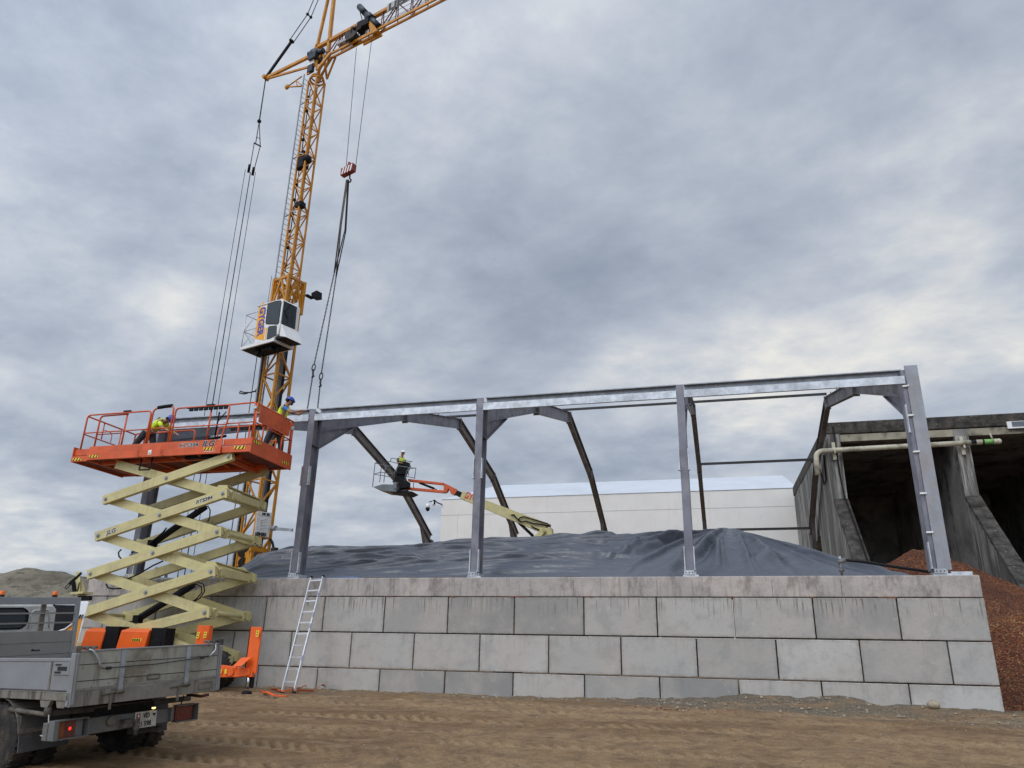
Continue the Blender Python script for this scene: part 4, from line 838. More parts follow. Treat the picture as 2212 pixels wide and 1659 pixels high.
hazard(lift,(-17.60,y0-.01,zb+.01),(1,0,0),(0,0,1),.30,.075,3); hazard(lift,(-12.38,y0-.0,zb+.10),(1,0,0),(0,0,1),.34,.085,3)
hazard(lift,(x1+.018,y0+.08,zb+.28),(0,1,0),(0,0,1),.33,.085,3,flip=-1); hazard(lift,(x1+.018,y1-.48,zb+.08),(0,1,0),(0,0,1),.32,.085,3,flip=-1)
text('JLG',.22,(-13.38,yt+.035,zb+.22),(1,0,0),(0,0,1),WTAG,lift,shear=.25,sx=1.15,bold=.013,depth=.002); text('JLG',.22,(-13.38,yt+.031,zb+.22),(1,0,0),(0,0,1),TXT,lift,shear=.25,sx=1.15,bold=.006)
text('RTS394',.155,(-14.12,yt+.035,zb+.225),(1,0,0),(0,0,1),WTAG,lift,shear=.25,sx=1.25,bold=.009,depth=.002); text('RTS394',.155,(-14.12,yt+.031,zb+.225),(1,0,0),(0,0,1),TXT,lift,shear=.25,sx=1.25,bold=.001)
text('www.jlg.com',.06,(-13.26,yt,zb+.05),(1,0,0),(0,0,1),WTAG,lift,sx=1.1)
q=MB(); q.box((-15.05,yt-.004,zb+.06),(-14.94,yt,zb+.19)); q.build('capacity_label',WTAG,lift); text('110',.05,(-15.04,yt-.006,zb+.08),(1,0,0),(0,0,1),TXT,lift)
text('ATH',.07,(-14.95,y-.035,6.91),(1,0,0),(0,0,1),TXT,lift,shear=.25,bold=.003)
# lettering on the arms
def on_arm(s,k,t,size,sx=1.2):
    a=Vector((XL,Yn-.071,zk[k])); b=Vector((XR,Yn-.071,zk[k]+1.035)); d=(b-a).normalized(); u=Vector((0,-1,0)).cross(d); u=Vector((0,0,1)) if u.z==0 else (u if u.z>0 else -u)
    o=a.lerp(b,t)-u*size*.36; text(s,size,o+Vector((0,.002,0)),d,u,WTAG,lift,shear=.25,sx=sx,bold=.012,depth=.001); text(s,size,o-Vector((0,.002,0)),d,u,TXT,lift,shear=.25,sx=sx,bold=.003)
on_arm('JLG',3,.07,.16); on_arm('RTS394',3,.79,.125,1.25)
# workers
person('worker in blue helmet and yellow vest leaning out to the ladder column, arms stretched forward',(-12.05,18.4,6.76),dict(head=(-11.84,18.54,8.49),neck=(-11.91,18.52,8.37),chest=(-12.02,18.5,8.14),pelvis=(-12.10,18.42,7.66),shL=(-11.90,18.72,8.27),shR=(-11.90,18.33,8.27),elR=(-11.62,18.35,8.10),haR=(-11.42,18.55,8.20),elL=(-11.62,18.8,8.17),haL=(-11.45,18.75,8.24),
  hipL=(-12.04,18.54,7.56),hipR=(-12.14,18.30,7.56),knL=(-11.98,18.62,7.2),knR=(-12.22,18.22,7.2),anL=(-12.0,18.64,6.86),anR=(-12.28,18.22,6.86),toL=(-11.95,18.66,6.81),toR=(-12.14,18.24,6.81)),(1,-.15,-.25),HBLUE,TEE)
person('worker in blue helmet and yellow vest bending down over the platform beside the gate',(-16.4,18.3,6.76),dict(head=(-15.68,18.35,8.13),neck=(-15.83,18.36,8.12),chest=(-16.02,18.38,8.07),pelvis=(-16.40,18.40,7.80),shL=(-15.93,18.58,8.02),shR=(-15.93,18.19,8.02),elR=(-15.72,18.18,7.78),haR=(-15.50,18.28,7.70),elL=(-15.68,18.6,7.78),haL=(-15.48,18.5,7.70),
  hipL=(-16.36,18.52,7.72),hipR=(-16.45,18.28,7.70),knL=(-16.28,18.55,7.28),knR=(-16.70,18.22,7.30),anL=(-16.30,18.58,6.86),anR=(-16.88,18.22,6.88),toL=(-16.12,18.58,6.81),toR=(-16.74,18.22,6.82)),(.6,0,-.8),HBLUE,HIVIS)
# ------------------------------------------------------------------ ladder and strap
b0=Vector(atz(609,1497,.72)); b1=Vector(atz(635,1497,.72)); t0=aty(672.5,1247,19.12); t1=aty(698.5,1245,19.12)
yb=17.55; b0=aty(609,1496,yb); b1=aty(635,1496,yb); 
la=empty('ladder',(b0+b1)/2,'aluminium ladder leaning against the block wall under a column','ladder')
q=MB(); q.beam(b0,t0,.028,.075,(0,1,0)); q.build('side_rail',ALU,la); q=MB(); q.beam(b1,t1,.028,.075,(0,1,0)); q.build('side_rail',ALU,la)
for k in range(10):
    t=(k+.85)/10.2; q=MB(); q.beam(b0.lerp(t0,t),b1.lerp(t1,t),.035,.035); q.build('rung',ALU,la)
q=MB(); 
for a in (b0,b1): q.box(a+Vector((-.025,-.05,-.05)),a+Vector((.025,.05,.04)))
for a in (t0,t1): q.box(a+Vector((-.022,-.045,-.02)),a+Vector((.022,.045,.03)))
q.build('rubber_cap',BLACK,la)
q=MB(); d=(t1-b1).normalized()
for t in (.52,.62,.80,.25): c=b1.lerp(t1,t)+Vector((.003,-.041,0)); q.beam(c,c+d*.14,.022,.004,(0,1,0))
q.build('rail_sticker',mat('blue_sticker',(.12,.16,.35),.5),la)
OS=mat('orange_strap',(.62,.10,.02),.7,0,.2,8)
q=MB(); pts=[(562,1499),(572,1505),(585,1501),(598,1497),(612,1504),(630,1503),(648,1497),(660,1495),(676,1492),(690,1494),(706,1493),(694,1499),(676,1500),(660,1502),(640,1506),(618,1508),(592,1508),(574,1507)]
pp=[]
for i,(a,b) in enumerate(pts): p=atz(a,b,.66); p.z=gfn(p.x,p.y)+.02+.035*(i%3); pp.append(p)
for a,b in zip(pp[:-1],pp[1:]): q.hexa([a+Vector((0,-.04,0)),b+Vector((0,-.04,0)),b+Vector((0,.03,.02)),a+Vector((0,.03,.02)),a+Vector((0,-.04,.012)),b+Vector((0,-.04,.012)),b+Vector((0,.03,.035)),a+Vector((0,.03,.035))])
tag(q.build('lashing_strap',OS),'crumpled orange lashing strap on the ground at the foot of the ladder','strap')
# ------------------------------------------------------------------ tipper truck (local axes: x forward, y left, z up, origin at the rear left lower corner of the bed)
TR=empty('tipper_truck',(-7.581,8.037,.949),'dirty grey tipper truck with high tailgate in the left foreground','truck',rot=None)
Ry=Matrix.Rotation(.017,4,'Y'); 
TR.rotation_euler=(Matrix.Rotation(2.874,4,'Z')@Matrix.Rotation(.017,4,'Y')@Matrix.Rotation(-.068,4,'X')).to_euler()
ALB=mat('dirty_aluminium_boards',(.31,.31,.265),.55,.15,.14,1.4,.12,14,dirt=((.13,.10,.065),.75,1.6),streak=((.12,.095,.06),.6,9,.9))
ALS=mat('grey_aluminium_side',(.25,.262,.275),.5,.2,.08,1.2,.05,14,dirt=((.20,.19,.17),.45,1.3))
SILL=mat('muddy_steel_sill',(.22,.21,.18),.8,.1,.3,3,.3,20,streak=((.07,.055,.04),.8,11,.9),dirt=((.09,.07,.05),.6,3))
MUD=mat('mud_caked_steel',(.10,.09,.075),.9,0,.4,4,.6,16,dirt=((.25,.21,.16),.6,3))
UNDER=mat('black_underframe',(.012,.011,.010),.8,0,.3,5)
BUMP=mat('grey_bumper_paint',(.15,.155,.15),.6,.1,.12,2,.1,16,dirt=((.09,.075,.06),.6,2))
TW=2.15
def tb(nm,a,b,m,bev=.006,par=TR): return MB().box(a,b).build(nm,m,par,True,bev)
# tailgate
tg=tb('tailgate',(-.028,-TW+.06,.165),(.0,-.06,.625),ALB)
for z in (.275,.462): tb('plank_groove',(-.031,-TW+.07,z-.004),(-.026,-.07,z+.004),BOLT,0,tg)
tb('tailgate_lip',(-.04,-TW+.06,.61),(.004,-.06,.628),ALS,.003,tg); tb('tailgate_lip',(-.036,-TW+.06,.165),(-.026,-.06,.195),SILL,.003,tg)
for y in (-.628,-1.588):
    q=MB(); q.box((-.052,y-.028,.13),(-.028,y+.028,.60)); q.box((-.06,y-.018,.30),(-.05,y+.018,.345)); st=q.build('hinge_strap',GALVD,TR,True,.004)
    q=MB(); q.cyl((-.045,y-.05,.12),(-.045,y+.05,.12),.028,n=10); q.cyl((-.045,y+.02,.12),(-.045,y+.24,.10),.012,n=8); q.box((-.05,y+.10,-.08),(-.035,y+.13,.12)); q.build('hinge_pin',MUD,st,True)
q=MB(); q.rail([(-.034,-1.0,.25),(-.034,-1.0,.285),(-.034,-1.18,.285),(-.034,-1.18,.23),(-.034,-1.0,.23),(-.034,-1.0,.25)],.010,6,.03); q.build('recessed_grip',MUD,tg,True)
q=MB(); q.rail([(-.03,-.15,.64),(-.06,-.20,.62),(-.075,-.285,.50),(-.06,-.315,.42)],.014,6,.03); q.build('locking_lever',GALV,TR,True)
q=MB(); q.rail([(-.03,-2.03,.63),(-.06,-2.02,.54),(-.05,-1.93,.46)],.012,6,.03); q.build('locking_lever',GALV,TR,True)
q=MB(); q.tube([(-.06,-.315,.42),(-.06,-.36,.405),(-.06,-1.1,.41),(-.06,-1.90,.455)],.006,6); q.cyl((-.06,-.40,.405),(-.06,-.46,.405),.018,n=8); q.cyl((-.06,-1.78,.447),(-.06,-1.83,.449),.016,n=8); q.build('tension_cable',BOLT,TR,True)
q=MB()
for k in range(26):
    y=random.uniform(-2.05,-.1); z=random.choice((random.uniform(.2,.6),random.uniform(.17,.24))); r=random.uniform(.004,.010); q.cyl((-.0285,y,z),(-.030,y,z),r,n=6)
q.build('mud_spot',BOLT,tg,True)
# corner posts and top hardware
for y in (-.03,-TW+.03):
    q=MB(); q.box((-.045,y-.03,.0),(.05,y+.03,.60)); q.box((-.058,y-.012,.02),(-.045,y+.012,.60)); q.build('corner_post',ALS,TR,True,.006)
    s=1 if y>-1 else -1
    q=MB(); q.cyl((0,y-.02*s,.66),(0,y-.26*s,.655),.016,n=8); q.box((-.03,y-.05,.60),(.03,y+.02,.68)); q.cyl((-.02,y-.10*s,.65),(-.02,y-.13*s,.65),.03,n=8); q.cyl((-.02,y-.2*s,.60),(-.02,y-.2*s,.67),.02,n=6); q.build('top_latch',MUD,TR,True)
q=MB(); q.hexa([(-.035,-TW,-.01),(.0,-TW,-.01),(.0,0,-.01),(-.035,0,-.01),(-.035,-TW,.155),(.0,-TW,.155),(.0,0,.155),(-.035,0,.155)]); sl_=q.build('rear_sill',SILL,TR,True,.005)
q=MB(); q.rail([(-.037,-1.80,.04),(-.037,-1.80,.12),(-.037,-2.02,.12),(-.037,-2.02,.04),(-.037,-1.80,.04)],.005,6,.03); q.build('stamped_recess',MUD,sl_,True)
# bed floor, side boards, longitudinal rails
tb('bed_floor',(0,-TW+.01,.10),(3.6,-.01,.155),MUD)
for y,s in ((0,1),(-TW,-1)):
    q=MB(); q.box((.06,y-.02*s,.175),(3.58,y-.045*s,.515)); sb=q.build('side_board',ALS,TR,True,.004)
    q=MB(); q.box((.06,y-.012*s,.50),(3.58,y-.055*s,.54)); q.build('board_rim',ALS,sb,True,.006)
    q=MB(); q.box((0,y,.063),(3.6,y-.05*s,.15)); q.box((0.,y+.004*s,.148),(3.6,y-.03*s,.158)); q.build('side_sill',SILL,TR,True,.005)
    q=MB(); q.box((.44,y-.012*s,.175),(.47,y-.02*s,.50)); q.build('board_rib',MUD,sb,True)
    q=MB(); q.box((.07,y-.010*s,.35),(.40,y-.02*s,.495)); q.build('latch_plate',ALS,sb,True,.006)
    q=MB(); q.box((.12,y-.006*s,.40),(.31,y-.011*s,.445)); q.box((.24,y-.003*s,.37),(.36,y-.011*s,.39)); q.box((.24,y-.003*s,.46),(.36,y-.011*s,.475)); q.build('latch_recess',BOLT,sb,True)
    for x in (.10,.44,1.9,3.3):
        q=MB(); q.prism([(x-.08,y-.01*s,.065),(x+.16,y-.01*s,.065),(x+.12,y-.01*s,-.02),(x-.02,y-.01*s,-.02)],(0,-.05*s,0)); q.build('sill_bracket',SILL,TR,True,.004)
q=MB(); q.cyl((.44,-.04,-.02),(.44,-.04,-.12),.045,n=10); q.cyl((.5,-.06,-.10),(.5,-TW+.06,-.12),.035,n=10); q.cyl((.44,-.02,-.10),(1.3,-.05,-.07),.028,n=8); q.build('cross_tube',MUD,TR,True)
q=MB(); q.rail([(.38,-.02,-.10),(.36,-.02,-.20),(.37,-.02,-.25),(.40,-.01,-.31),(.44,-.01,-.36),(.40,-.01,-.38),(.37,-.01,-.34),(.46,-.0,-.33)],.007,6,.02); q.build('knotted_cord',mat('pale_cord',(.45,.42,.36),.8),TR,True)
q=MB(); q.tube([(.45,-2.0,-.06),(.30,-2.12,-.09),(.3,-2.25,-.08)],.022,6); q.tube([(.45,-1.95,-.07),(.42,-1.9,-.16),(.42,-1.86,-.24)],.010,6); q.build('broken_bracket',mat('rusty_bracket',(.10,.045,.025),.9),TR,True)
# chassis
q=MB(); q.box((.50,-.68,-.42),(5.4,-.80,-.05)); q.box((.50,-1.36,-.42),(5.4,-1.48,-.05)); q.box((.46,-1.5,-.30),(.5,-.65,-.10)); q.box((1.0,-1.7,-.06),(3.4,-.45,.10)); q.box((1.35,-1.9,-.52),(1.85,-.25,-.36)); q.box((.8,-1.3,-.45),(1.3,-.9,-.2)); q.build('chassis_frame',UNDER,TR,True)
q=MB(); q.cyl((.55,-1.70,-.48),(1.2,-1.60,-.45),.045,n=12); q.build('exhaust_pipe',MUD,TR,True)
for y,nm in ((-.33,0),(-1.90,0)):
    for x in (1.48,4.75):
        for dy in ((-.15,.15) if x<2 else (0,)):
            o=wheel((x,y+dy,-.44+.02),(0,1,0),.44,.27,TR,local=True,n=30,rim=MUD)
q=MB(); n=14; ir=.50
for y0_,y1_ in ((-.02,-.62),(-TW+.02,-TW+.62)):
    for k in range(n):
        a0=math.pi*(.06+.92*k/n); a1=math.pi*(.06+.92*(k+1)/n); cx,cz=1.48,-.44
        p=lambda a,r:(cx-math.cos(a)*r,cz+math.sin(a)*r)
        (xa,za),(xb,zb_),(xc,zc),(xd,zd)=p(a0,ir),p(a1,ir),p(a1,ir+.02),p(a0,ir+.02)
        q.hexa([(xa,y0_,za),(xb,y0_,zb_),(xb,y1_,zb_),(xa,y1_,za),(xd,y0_,zd),(xc,y0_,zc),(xc,y1_,zc),(xd,y1_,zd)])
q.build('mudguard',MUD,TR,True)
q=MB(); 
for ya_,yb_ in ((-.04,-.66),(-TW+.04,-TW+.66)): q.hexa([(.96,ya_,-.56),(.98,ya_,-.56),(.98,yb_,-.54),(.96,yb_,-.54),(1.0,ya_,-.14),(1.02,ya_,-.14),(1.02,yb_,-.14),(1.0,yb_,-.14)])
q.build('mud_flap',mat('grey_mud_flap',(.06,.062,.065),.7,0,.2,3,dirt=((.14,.12,.10),.6,2)),TR,True)
# bumper, lamps, plate
xb_=.34
bz=lambda y:-.155+.0*y
bu=MB().hexa([(xb_,-2.02,-.37),(xb_+.10,-2.02,-.37),(xb_+.10,.0,-.39),(xb_,.0,-.39),(xb_,-2.02,-.205),(xb_+.10,-2.02,-.205),(xb_+.10,.0,-.19),(xb_,.0,-.19)]).build('bumper',BUMP,TR,True,.01)
LR_=mat('tail_lamp_glass',(.14,.03,.02),.25,0,.2,9,dirt=((.08,.06,.05),.6,6)); LRL=mat('lit_tail_lamp',(.5,.02,.01),.3,0,.05,emit=((1,.05,.03),.9)); LAM=mat('amber_lamp_glass',(.22,.07,.02),.3,0,.2,9)
for ya_,yb_,lit in ((-.06,-.40,True),(-1.70,-1.99,False)):
    q=MB(); q.box((xb_-.14,ya_+.06,-.385),(xb_-.02,ya_,-.165)) if lit else q.box((xb_-.05,ya_+.05,-.36),(xb_,ya_,-.19)); 
    q.box((xb_-.13,ya_,-.385),(xb_-.0,yb_-.03,-.372)); q.box((xb_-.13,ya_,-.178),(xb_-.0,yb_-.03,-.165)); q.box((xb_-.13,yb_-.03,-.385),(xb_-.0,yb_-.04,-.165)); hs=q.build('lamp_housing',BUMP,TR,True,.004)
    w3=(ya_-yb_)/3; q=MB(); q.box((xb_-.06,ya_-.01,-.37),(xb_-.01,ya_-w3,-.18)); q.build('indicator_lens',LAM if lit else LR_,hs,True)
    q=MB(); q.box((xb_-.062,ya_-w3,-.37),(xb_-.01,ya_-2.2*w3,-.18)); q.build('tail_lens',LR_,hs,True)
    q=MB(); q.box((xb_-.06,ya_-2.2*w3,-.37),(xb_-.01,yb_,-.18)); q.build('reversing_lens',BUMP if lit else LR_,hs,True)
    if lit: q=MB(); q.sphere((xb_-.063,ya_-1.6*w3,-.275),(.004,.020,.022),12,8); q.build('lit_bulb',LRL,hs,True)
    for k in range(3): q=MB(); q.cyl((xb_-.08,ya_-.08-k*.11,-.387),(xb_-.08,ya_-.08-k*.11,-.397),.01,n=8); q.build('bolt',GALVD,hs,True)
PLT=mat('licence_plate_white',(.55,.55,.50),.5,0,.06,3,dirt=((.25,.21,.16),.5,5))
pl=MB().box((xb_-.022,-1.45,-.395),(xb_-.008,-1.13,-.195)).build('licence_plate',PLT,TR,True,.003)
kw=dict(local=True,depth=.003,bold=.002)
text('VD',.085,(xb_-.026,-1.245,-.275),(0,-1,0),(0,0,1),TXT,pl,**kw,sx=.85); text('21 598',.088,(xb_-.026,-1.175,-.375),(0,-1,0),(0,0,1),TXT,pl,**kw,sx=.80)
q=MB(); q.box((xb_-.026,-1.15,-.27),(xb_-.022,-1.205,-.215)); q.build('red_shield',REDP,pl,True); q=MB(); q.box((xb_-.028,-1.172,-.262),(xb_-.026,-1.183,-.223)); q.box((xb_-.0283,-1.160,-.248),(xb_-.0262,-1.195,-.237)); q.build('white_cross',WTAG,pl,True)
q=MB(); q.prism([(xb_-.026,-1.385,-.205),(xb_-.026,-1.43,-.205),(xb_-.026,-1.43,-.24),(xb_-.026,-1.407,-.268),(xb_-.026,-1.385,-.24)],(-.002,0,0)); q.build('canton_shield',TXT,pl,True)
q=MB(); q.prism([(xb_-.029,-1.39,-.209),(xb_-.029,-1.425,-.209),(xb_-.029,-1.425,-.228),(xb_-.029,-1.39,-.228)],(-.001,0,0)); q.build('shield_chief',WTAG,pl,True)
q=MB(); q.cyl((xb_+.0,-1.38,-.16),(xb_-.05,-1.38,-.15),.02,n=10); q.build('plate_lamp_housing',UNDER,TR,True); q=MB(); q.sphere((xb_-.04,-1.38,-.165),(.022,.03,.015),12,8); q.build('plate_lamp',mat('lit_plate_lamp',(.9,.8,.5),.3,0,.02,emit=((1,.72,.30),1.6)),TR,True)
q=MB(); q.box((xb_-.10,-.93,-.35),(xb_-.0,-1.06,-.26)); q.cyl((xb_-.11,-1.09,-.30),(xb_-.11,-1.10,-.46),.022,n=10); q.cyl((xb_-.12,-1.04,-.29),(xb_-.12,-1.13,-.28),.02,n=8); q.sphere((xb_-.11,-1.10,-.38),.04,10,8); q.build('tow_hitch',MUD,TR,True)
q=MB(); q.cyl((xb_-.035,-.80,-.26),(xb_,-.80,-.26),.055,.06,12); q.build('trailer_socket',MUD,TR,True)
# headboard
HB=mat('dusty_grey_headboard',(.24,.228,.21),.6,.1,.15,1.2,.1,14,dirt=((.17,.14,.12),.6,1.2))
q=MB(); q.box((3.58,-TW+.05,.155),(3.61,-.05,.86)); hb=q.build('headboard',HB,TR,True,.004)
q=MB(); q.box((3.57,-TW+.02,1.27),(3.61,-.02,1.385)); q.build('top_rail',ALS,hb,True,.005)
for z in (.985,1.135): q=MB(); q.box((3.585,-TW+.05,z-.012),(3.605,-.05,z+.012)); q.build('rail',HB,hb,True)
q=MB(); q.box((3.56,-TW+.06,.1),(3.62,-TW,1.385)); q.build('upright',ALS,hb,True,.005)
q=MB(); q.box((3.56,.0,.1),(3.62,-.06,1.385)); q.build('upright',ALS,hb,True,.005)
q=MB(); q.box((3.62,-1.62,.86),(3.66,-1.55,1.27)); q.build('stay',MUD,hb,True)
for z in (.33,.50,.68): q=MB(); q.box((3.577,-TW+.05,z),(3.581,-.05,z+.006)); q.build('board_seam',MUD,hb,True)
q=MB(); q.prism([(3.573,-1.45,.565),(3.573,-1.60,.560),(3.573,-1.585,.58),(3.573,-1.52,.575),(3.573,-1.47,.59)],(.003,0,0)); q.build('hole',BLACK,hb,True)
# red brick rubble in the bed
q=MB(); 
for (y,z,s) in ((-.62,.43,.05),(-.68,.46,.06),(-.74,.44,.05),(-.56,.42,.04)): q.sphere((3.5,y,z),(s,s,s*.8),6,4)
tag(q.build('brick_rubble',mat('red_rubble',(.16,.035,.02),.9,0,.3,9),TR,True))
# cab
q=MB(); q.prism([(3.85,-1.93,.2),(3.85,-1.93,1.20),(3.85,-1.86,1.28),(3.85,-.1,1.28),(3.85,-.03,1.20),(3.85,-.03,.2)],(1.6,0,0)); cb=q.build('cab',mat('dusty_white_cab',(.60,.61,.58),.5,0,.08,1.6,.05,10,dirt=((.22,.19,.15),.5,2.2)),TR,True,.03)
q=MB(); q.prism([(3.843,-.35,.92),(3.843,-1.38,.92),(3.843,-1.46,1.0),(3.843,-1.46,1.15),(3.843,-1.38,1.21),(3.843,-.35,1.21)],(.004,0,0)); q.build('rear_window',GLASS,cb,True)
q=MB(); q.rail([(3.842,-.35,.91),(3.842,-1.39,.91),(3.842,-1.47,.99),(3.842,-1.47,1.16),(3.842,-1.39,1.22),(3.842,-.35,1.22)],.014,6,.06); q.build('window_seal',BLACK,cb,True)
q=MB(); q.rail([(3.846,-1.50,.9),(3.846,-1.53,1.18),(3.846,-1.80,1.20),(3.846,-1.84,.9)],.010,6,.05); q.build('pressed_rib',MC['dusty_white_cab'],cb,True)
AMB=mat('amber_beacon_plastic',(.65,.13,.01),.25,0,.1)
for y in (-1.20,-2.06):
    q=MB(); q.cyl((4.2,y,1.26),(4.2,y,1.40),.025,n=8); q.cyl((4.2,y,1.38),(4.2,y,1.44),.036,.042,12); bc=q.build('beacon_base',BLACK,TR,True); q=MB(); q.cyl((4.2,y,1.44),(4.2,y,1.475),.044,n=16); q.sphere((4.2,y,1.475),(.044,.044,.04),16,8); q.build('beacon_lens',AMB,bc,True)
q=MB(); q.cyl((4.2,-2.06,1.30),(4.2,-1.7,1.22),.03,n=8); q.tube([(4.2,-1.98,1.42),(4.2,-1.8,1.3)],.008,6); q.build('beacon_bracket',GALVD,TR,True)
# ------------------------------------------------------------------ white and orange lorry behind the truck
v5=lambda x,y,Y=14.5: aty(.1471*x,1219.95+.1471*y,Y)
lo=empty('service_lorry',(-15.0,15.0,.6),'white and orange lorry cab with black window between tipper headboard and scissor lift','lorry')
ORY=mat('yellow_orange_lorry_paint',(.60,.24,.015),.4,0,.06,2); LW=mat('lorry_white_paint',(.72,.74,.76),.35,0,.05,2)
xr_=-13.80; xl_=-15.9
q=MB(); q.prism([(xr_+.13,14.52,2.60),(xr_-.02,14.52,.95),(xl_,14.52,.95),(xl_,14.52,2.60)],(-1.7,1.35,0)); cbd=q.build('cab_body',LW,lo,bevel=.03)
q=MB(); q.prism([v5(1120,795,14.51),v5(1205,790,14.51),v5(1115,1180,14.51),v5(1060,1240,14.51),v5(800,1240,14.51),v5(800,1010,14.51),v5(900,985,14.51),v5(1060,890,14.51)],(0,.02,0)); q.build('orange_side_panel',ORY,lo)
q=MB(); q.prism([v5(700,585,14.505),v5(1135,595,14.505),v5(1100,760,14.505),v5(1070,850,14.505),v5(960,930,14.505),v5(820,985,14.505),v5(700,990,14.505)],(0,.015,0)); q.build('side_window',BLACK,lo)
q=MB(); q.tube([v5(700,1000,14.49),v5(820,990,14.49),v5(960,945,14.49),v5(1065,865,14.49),v5(1105,780,14.49)],.02,6); q.build('white_trim',LW,lo)
for a,b in ((1145,1170),(1185,1203)):
    q=MB(); q.prism([v5(a,790,14.488),v5(b-6,790,14.488),v5(b+26,730,14.488),v5(a+28,730,14.488)],(0,.01,0)); q.build('warning_stripe',BLACK,lo)
q=MB(); q.box((xr_-.25,14.55,2.62),(xr_+.08,14.65,2.72)); q.build('dark_roof_box',BLACK,lo,bevel=.01)
q=MB(); q.beam(v5(1195,435,14.6),v5(1200,405,14.6),.35,.3); q.hexa([v5(1125,455,14.6),v5(1270,465,14.6),v5(1270,465,14.9),v5(1125,455,14.9),v5(1130,410,14.6),v5(1270,415,14.6),v5(1270,415,14.9),v5(1130,410,14.9)]); q.hexa([v5(1120,410,14.65),v5(1175,410,14.65),v5(1175,410,14.8),v5(1120,410,14.8),v5(1105,100,14.65),v5(1175,105,14.65),v5(1175,105,14.8),v5(1105,100,14.8)]); q.prism([v5(1180,240,14.7),v5(1195,240,14.7),v5(1228,405,14.7),v5(1180,405,14.7)],(0,.05,0)); q.build('roof_post',CREAM,lo)
q=MB(); q.box(v5(1143,390,14.64),v5(1157,260,14.64)); q.build('post_lettering',TXT,lo)
q=MB(); q.beam(v5(1195,120,14.5),v5(1020,290,14.5),.03,.05); q.tube([v5(1150,150,14.48),v5(1040,240,14.48),v5(955,335,14.48),v5(955,355,14.48),v5(975,355,14.48),v5(1040,290,14.48)],.01,6); q.beam(v5(1075,250,14.6),v5(1100,440,14.6),.06,.06); q.build('folding_strap_arm',BLACK,lo)
for y in (14.9,15.6): wheel((-16.4,y,gfn(-15,y)+.45),(0,1,0),.48,.3,lo,lugs=False)
# railing and grey deck behind the wall top
rl=empty('deck_railing',(-17.5,21,3.4),'grey tubular railing behind the left end of the wall top','railing')
r_=lambda px,py: aty(px,py,20.9)
for pts in ([r_(335,1250),r_(337,1228),r_(356,1226),r_(362,1228),r_(360,1250)],[r_(355,1250),r_(364,1226),r_(448,1222),r_(446,1250)],[r_(375,1199),r_(406,1200),r_(410,1212)]):
    q=MB(); q.rail(pts,.022,6,.06); q.build('rail',GALVD,rl)
for px in (386,418,434): q=MB(); q.tube([r_(px,1224),r_(px-2,1250)],.014,6); q.build('upright',GALVD,rl)
q=MB(); q.tube([r_(331,1232),r_(338,1226),r_(333,1250)],.03,6); q.tube([r_(333,1240),r_(350,1251)],.03,6); q.build('clamp',BLACK,rl)
q=MB(); q.hexa([r_(262,1253),r_(330,1253),r_(330,1253)+Vector((0,.5,0)),r_(262,1253)+Vector((0,.5,0)),r_(284,1240),r_(320,1244),r_(320,1244)+Vector((0,.5,0)),r_(284,1240)+Vector((0,.5,0))]); q.build('outrigger_box',STEELD,rl)
q=MB(); q.prism([r_(300,1248),r_(318,1238),r_(323,1240),r_(318,1249)],(0,.3,0)); q.build('lamp_hood',CREAM,rl)
# ------------------------------------------------------------------ boom lift behind the tarpaulin
YBm=36.0; c7=lambda x,y,Y=YBm: aty(780.8+.1961*x,948.9+.1961*y,Y)
bl=empty('boom_lift',(c7(2000,1100).x,36.6,.8),'cream and orange telescopic boom lift reaching over the tarpaulin, worker in its basket','boom lift')
GP=mat('grey_basket_paint',(.16,.18,.19),.5,.1,.12)
def quadbar(a0,a1,b0,b1,Y,w,nm,m,par=bl,bev=.01):   # a0,b0 upper/lower at one end
    q=MB(); A,B_,C_,D=c7(*a0,Y),c7(*a1,Y),c7(*b1,Y),c7(*b0,Y); q.prism([A,B_,C_,D],(0,w,0)); return q.build(nm,m,par,bevel=bev)
quadbar((1115,575),(2080,935),(1085,650),(1960,1020),YBm-.16,.32,'main_boom',CREAM)
quadbar((1050,560),(1110,585),(1035,615),(1085,640),YBm-.1,.2,'inner_boom',BLACK)
bp=quadbar((1112,572),(1160,590),(1083,650),(1125,668),YBm-.19,.38,'boom_collar',CREAM)
q=MB(); q.prism([c7(905,480,YBm-.12),c7(960,505,YBm-.12),c7(1040,545,YBm-.12),c7(1048,575,YBm-.12),c7(1018,615,YBm-.12),c7(985,600,YBm-.12),c7(960,540,YBm-.12),c7(935,580,YBm-.12),c7(905,590,YBm-.12)],(0,.24,0)); q.build('jib_knuckle',ORANGE,bl,bevel=.01)
quadbar((510,435),(905,478),(515,462),(900,502),YBm-.1,.2,'jib_upper_link',ORANGE); quadbar((490,525),(910,562),(492,552),(905,590),YBm-.1,.2,'jib_lower_link',ORANGE)
q=MB(); q.cyl(c7(640,480),c7(800,543),.06,n=10); q.build('jib_cylinder',BLACK,bl); q=MB(); q.cyl(c7(800,543),c7(895,572),.025,n=8); q.build('cylinder_rod',CHROME,bl)
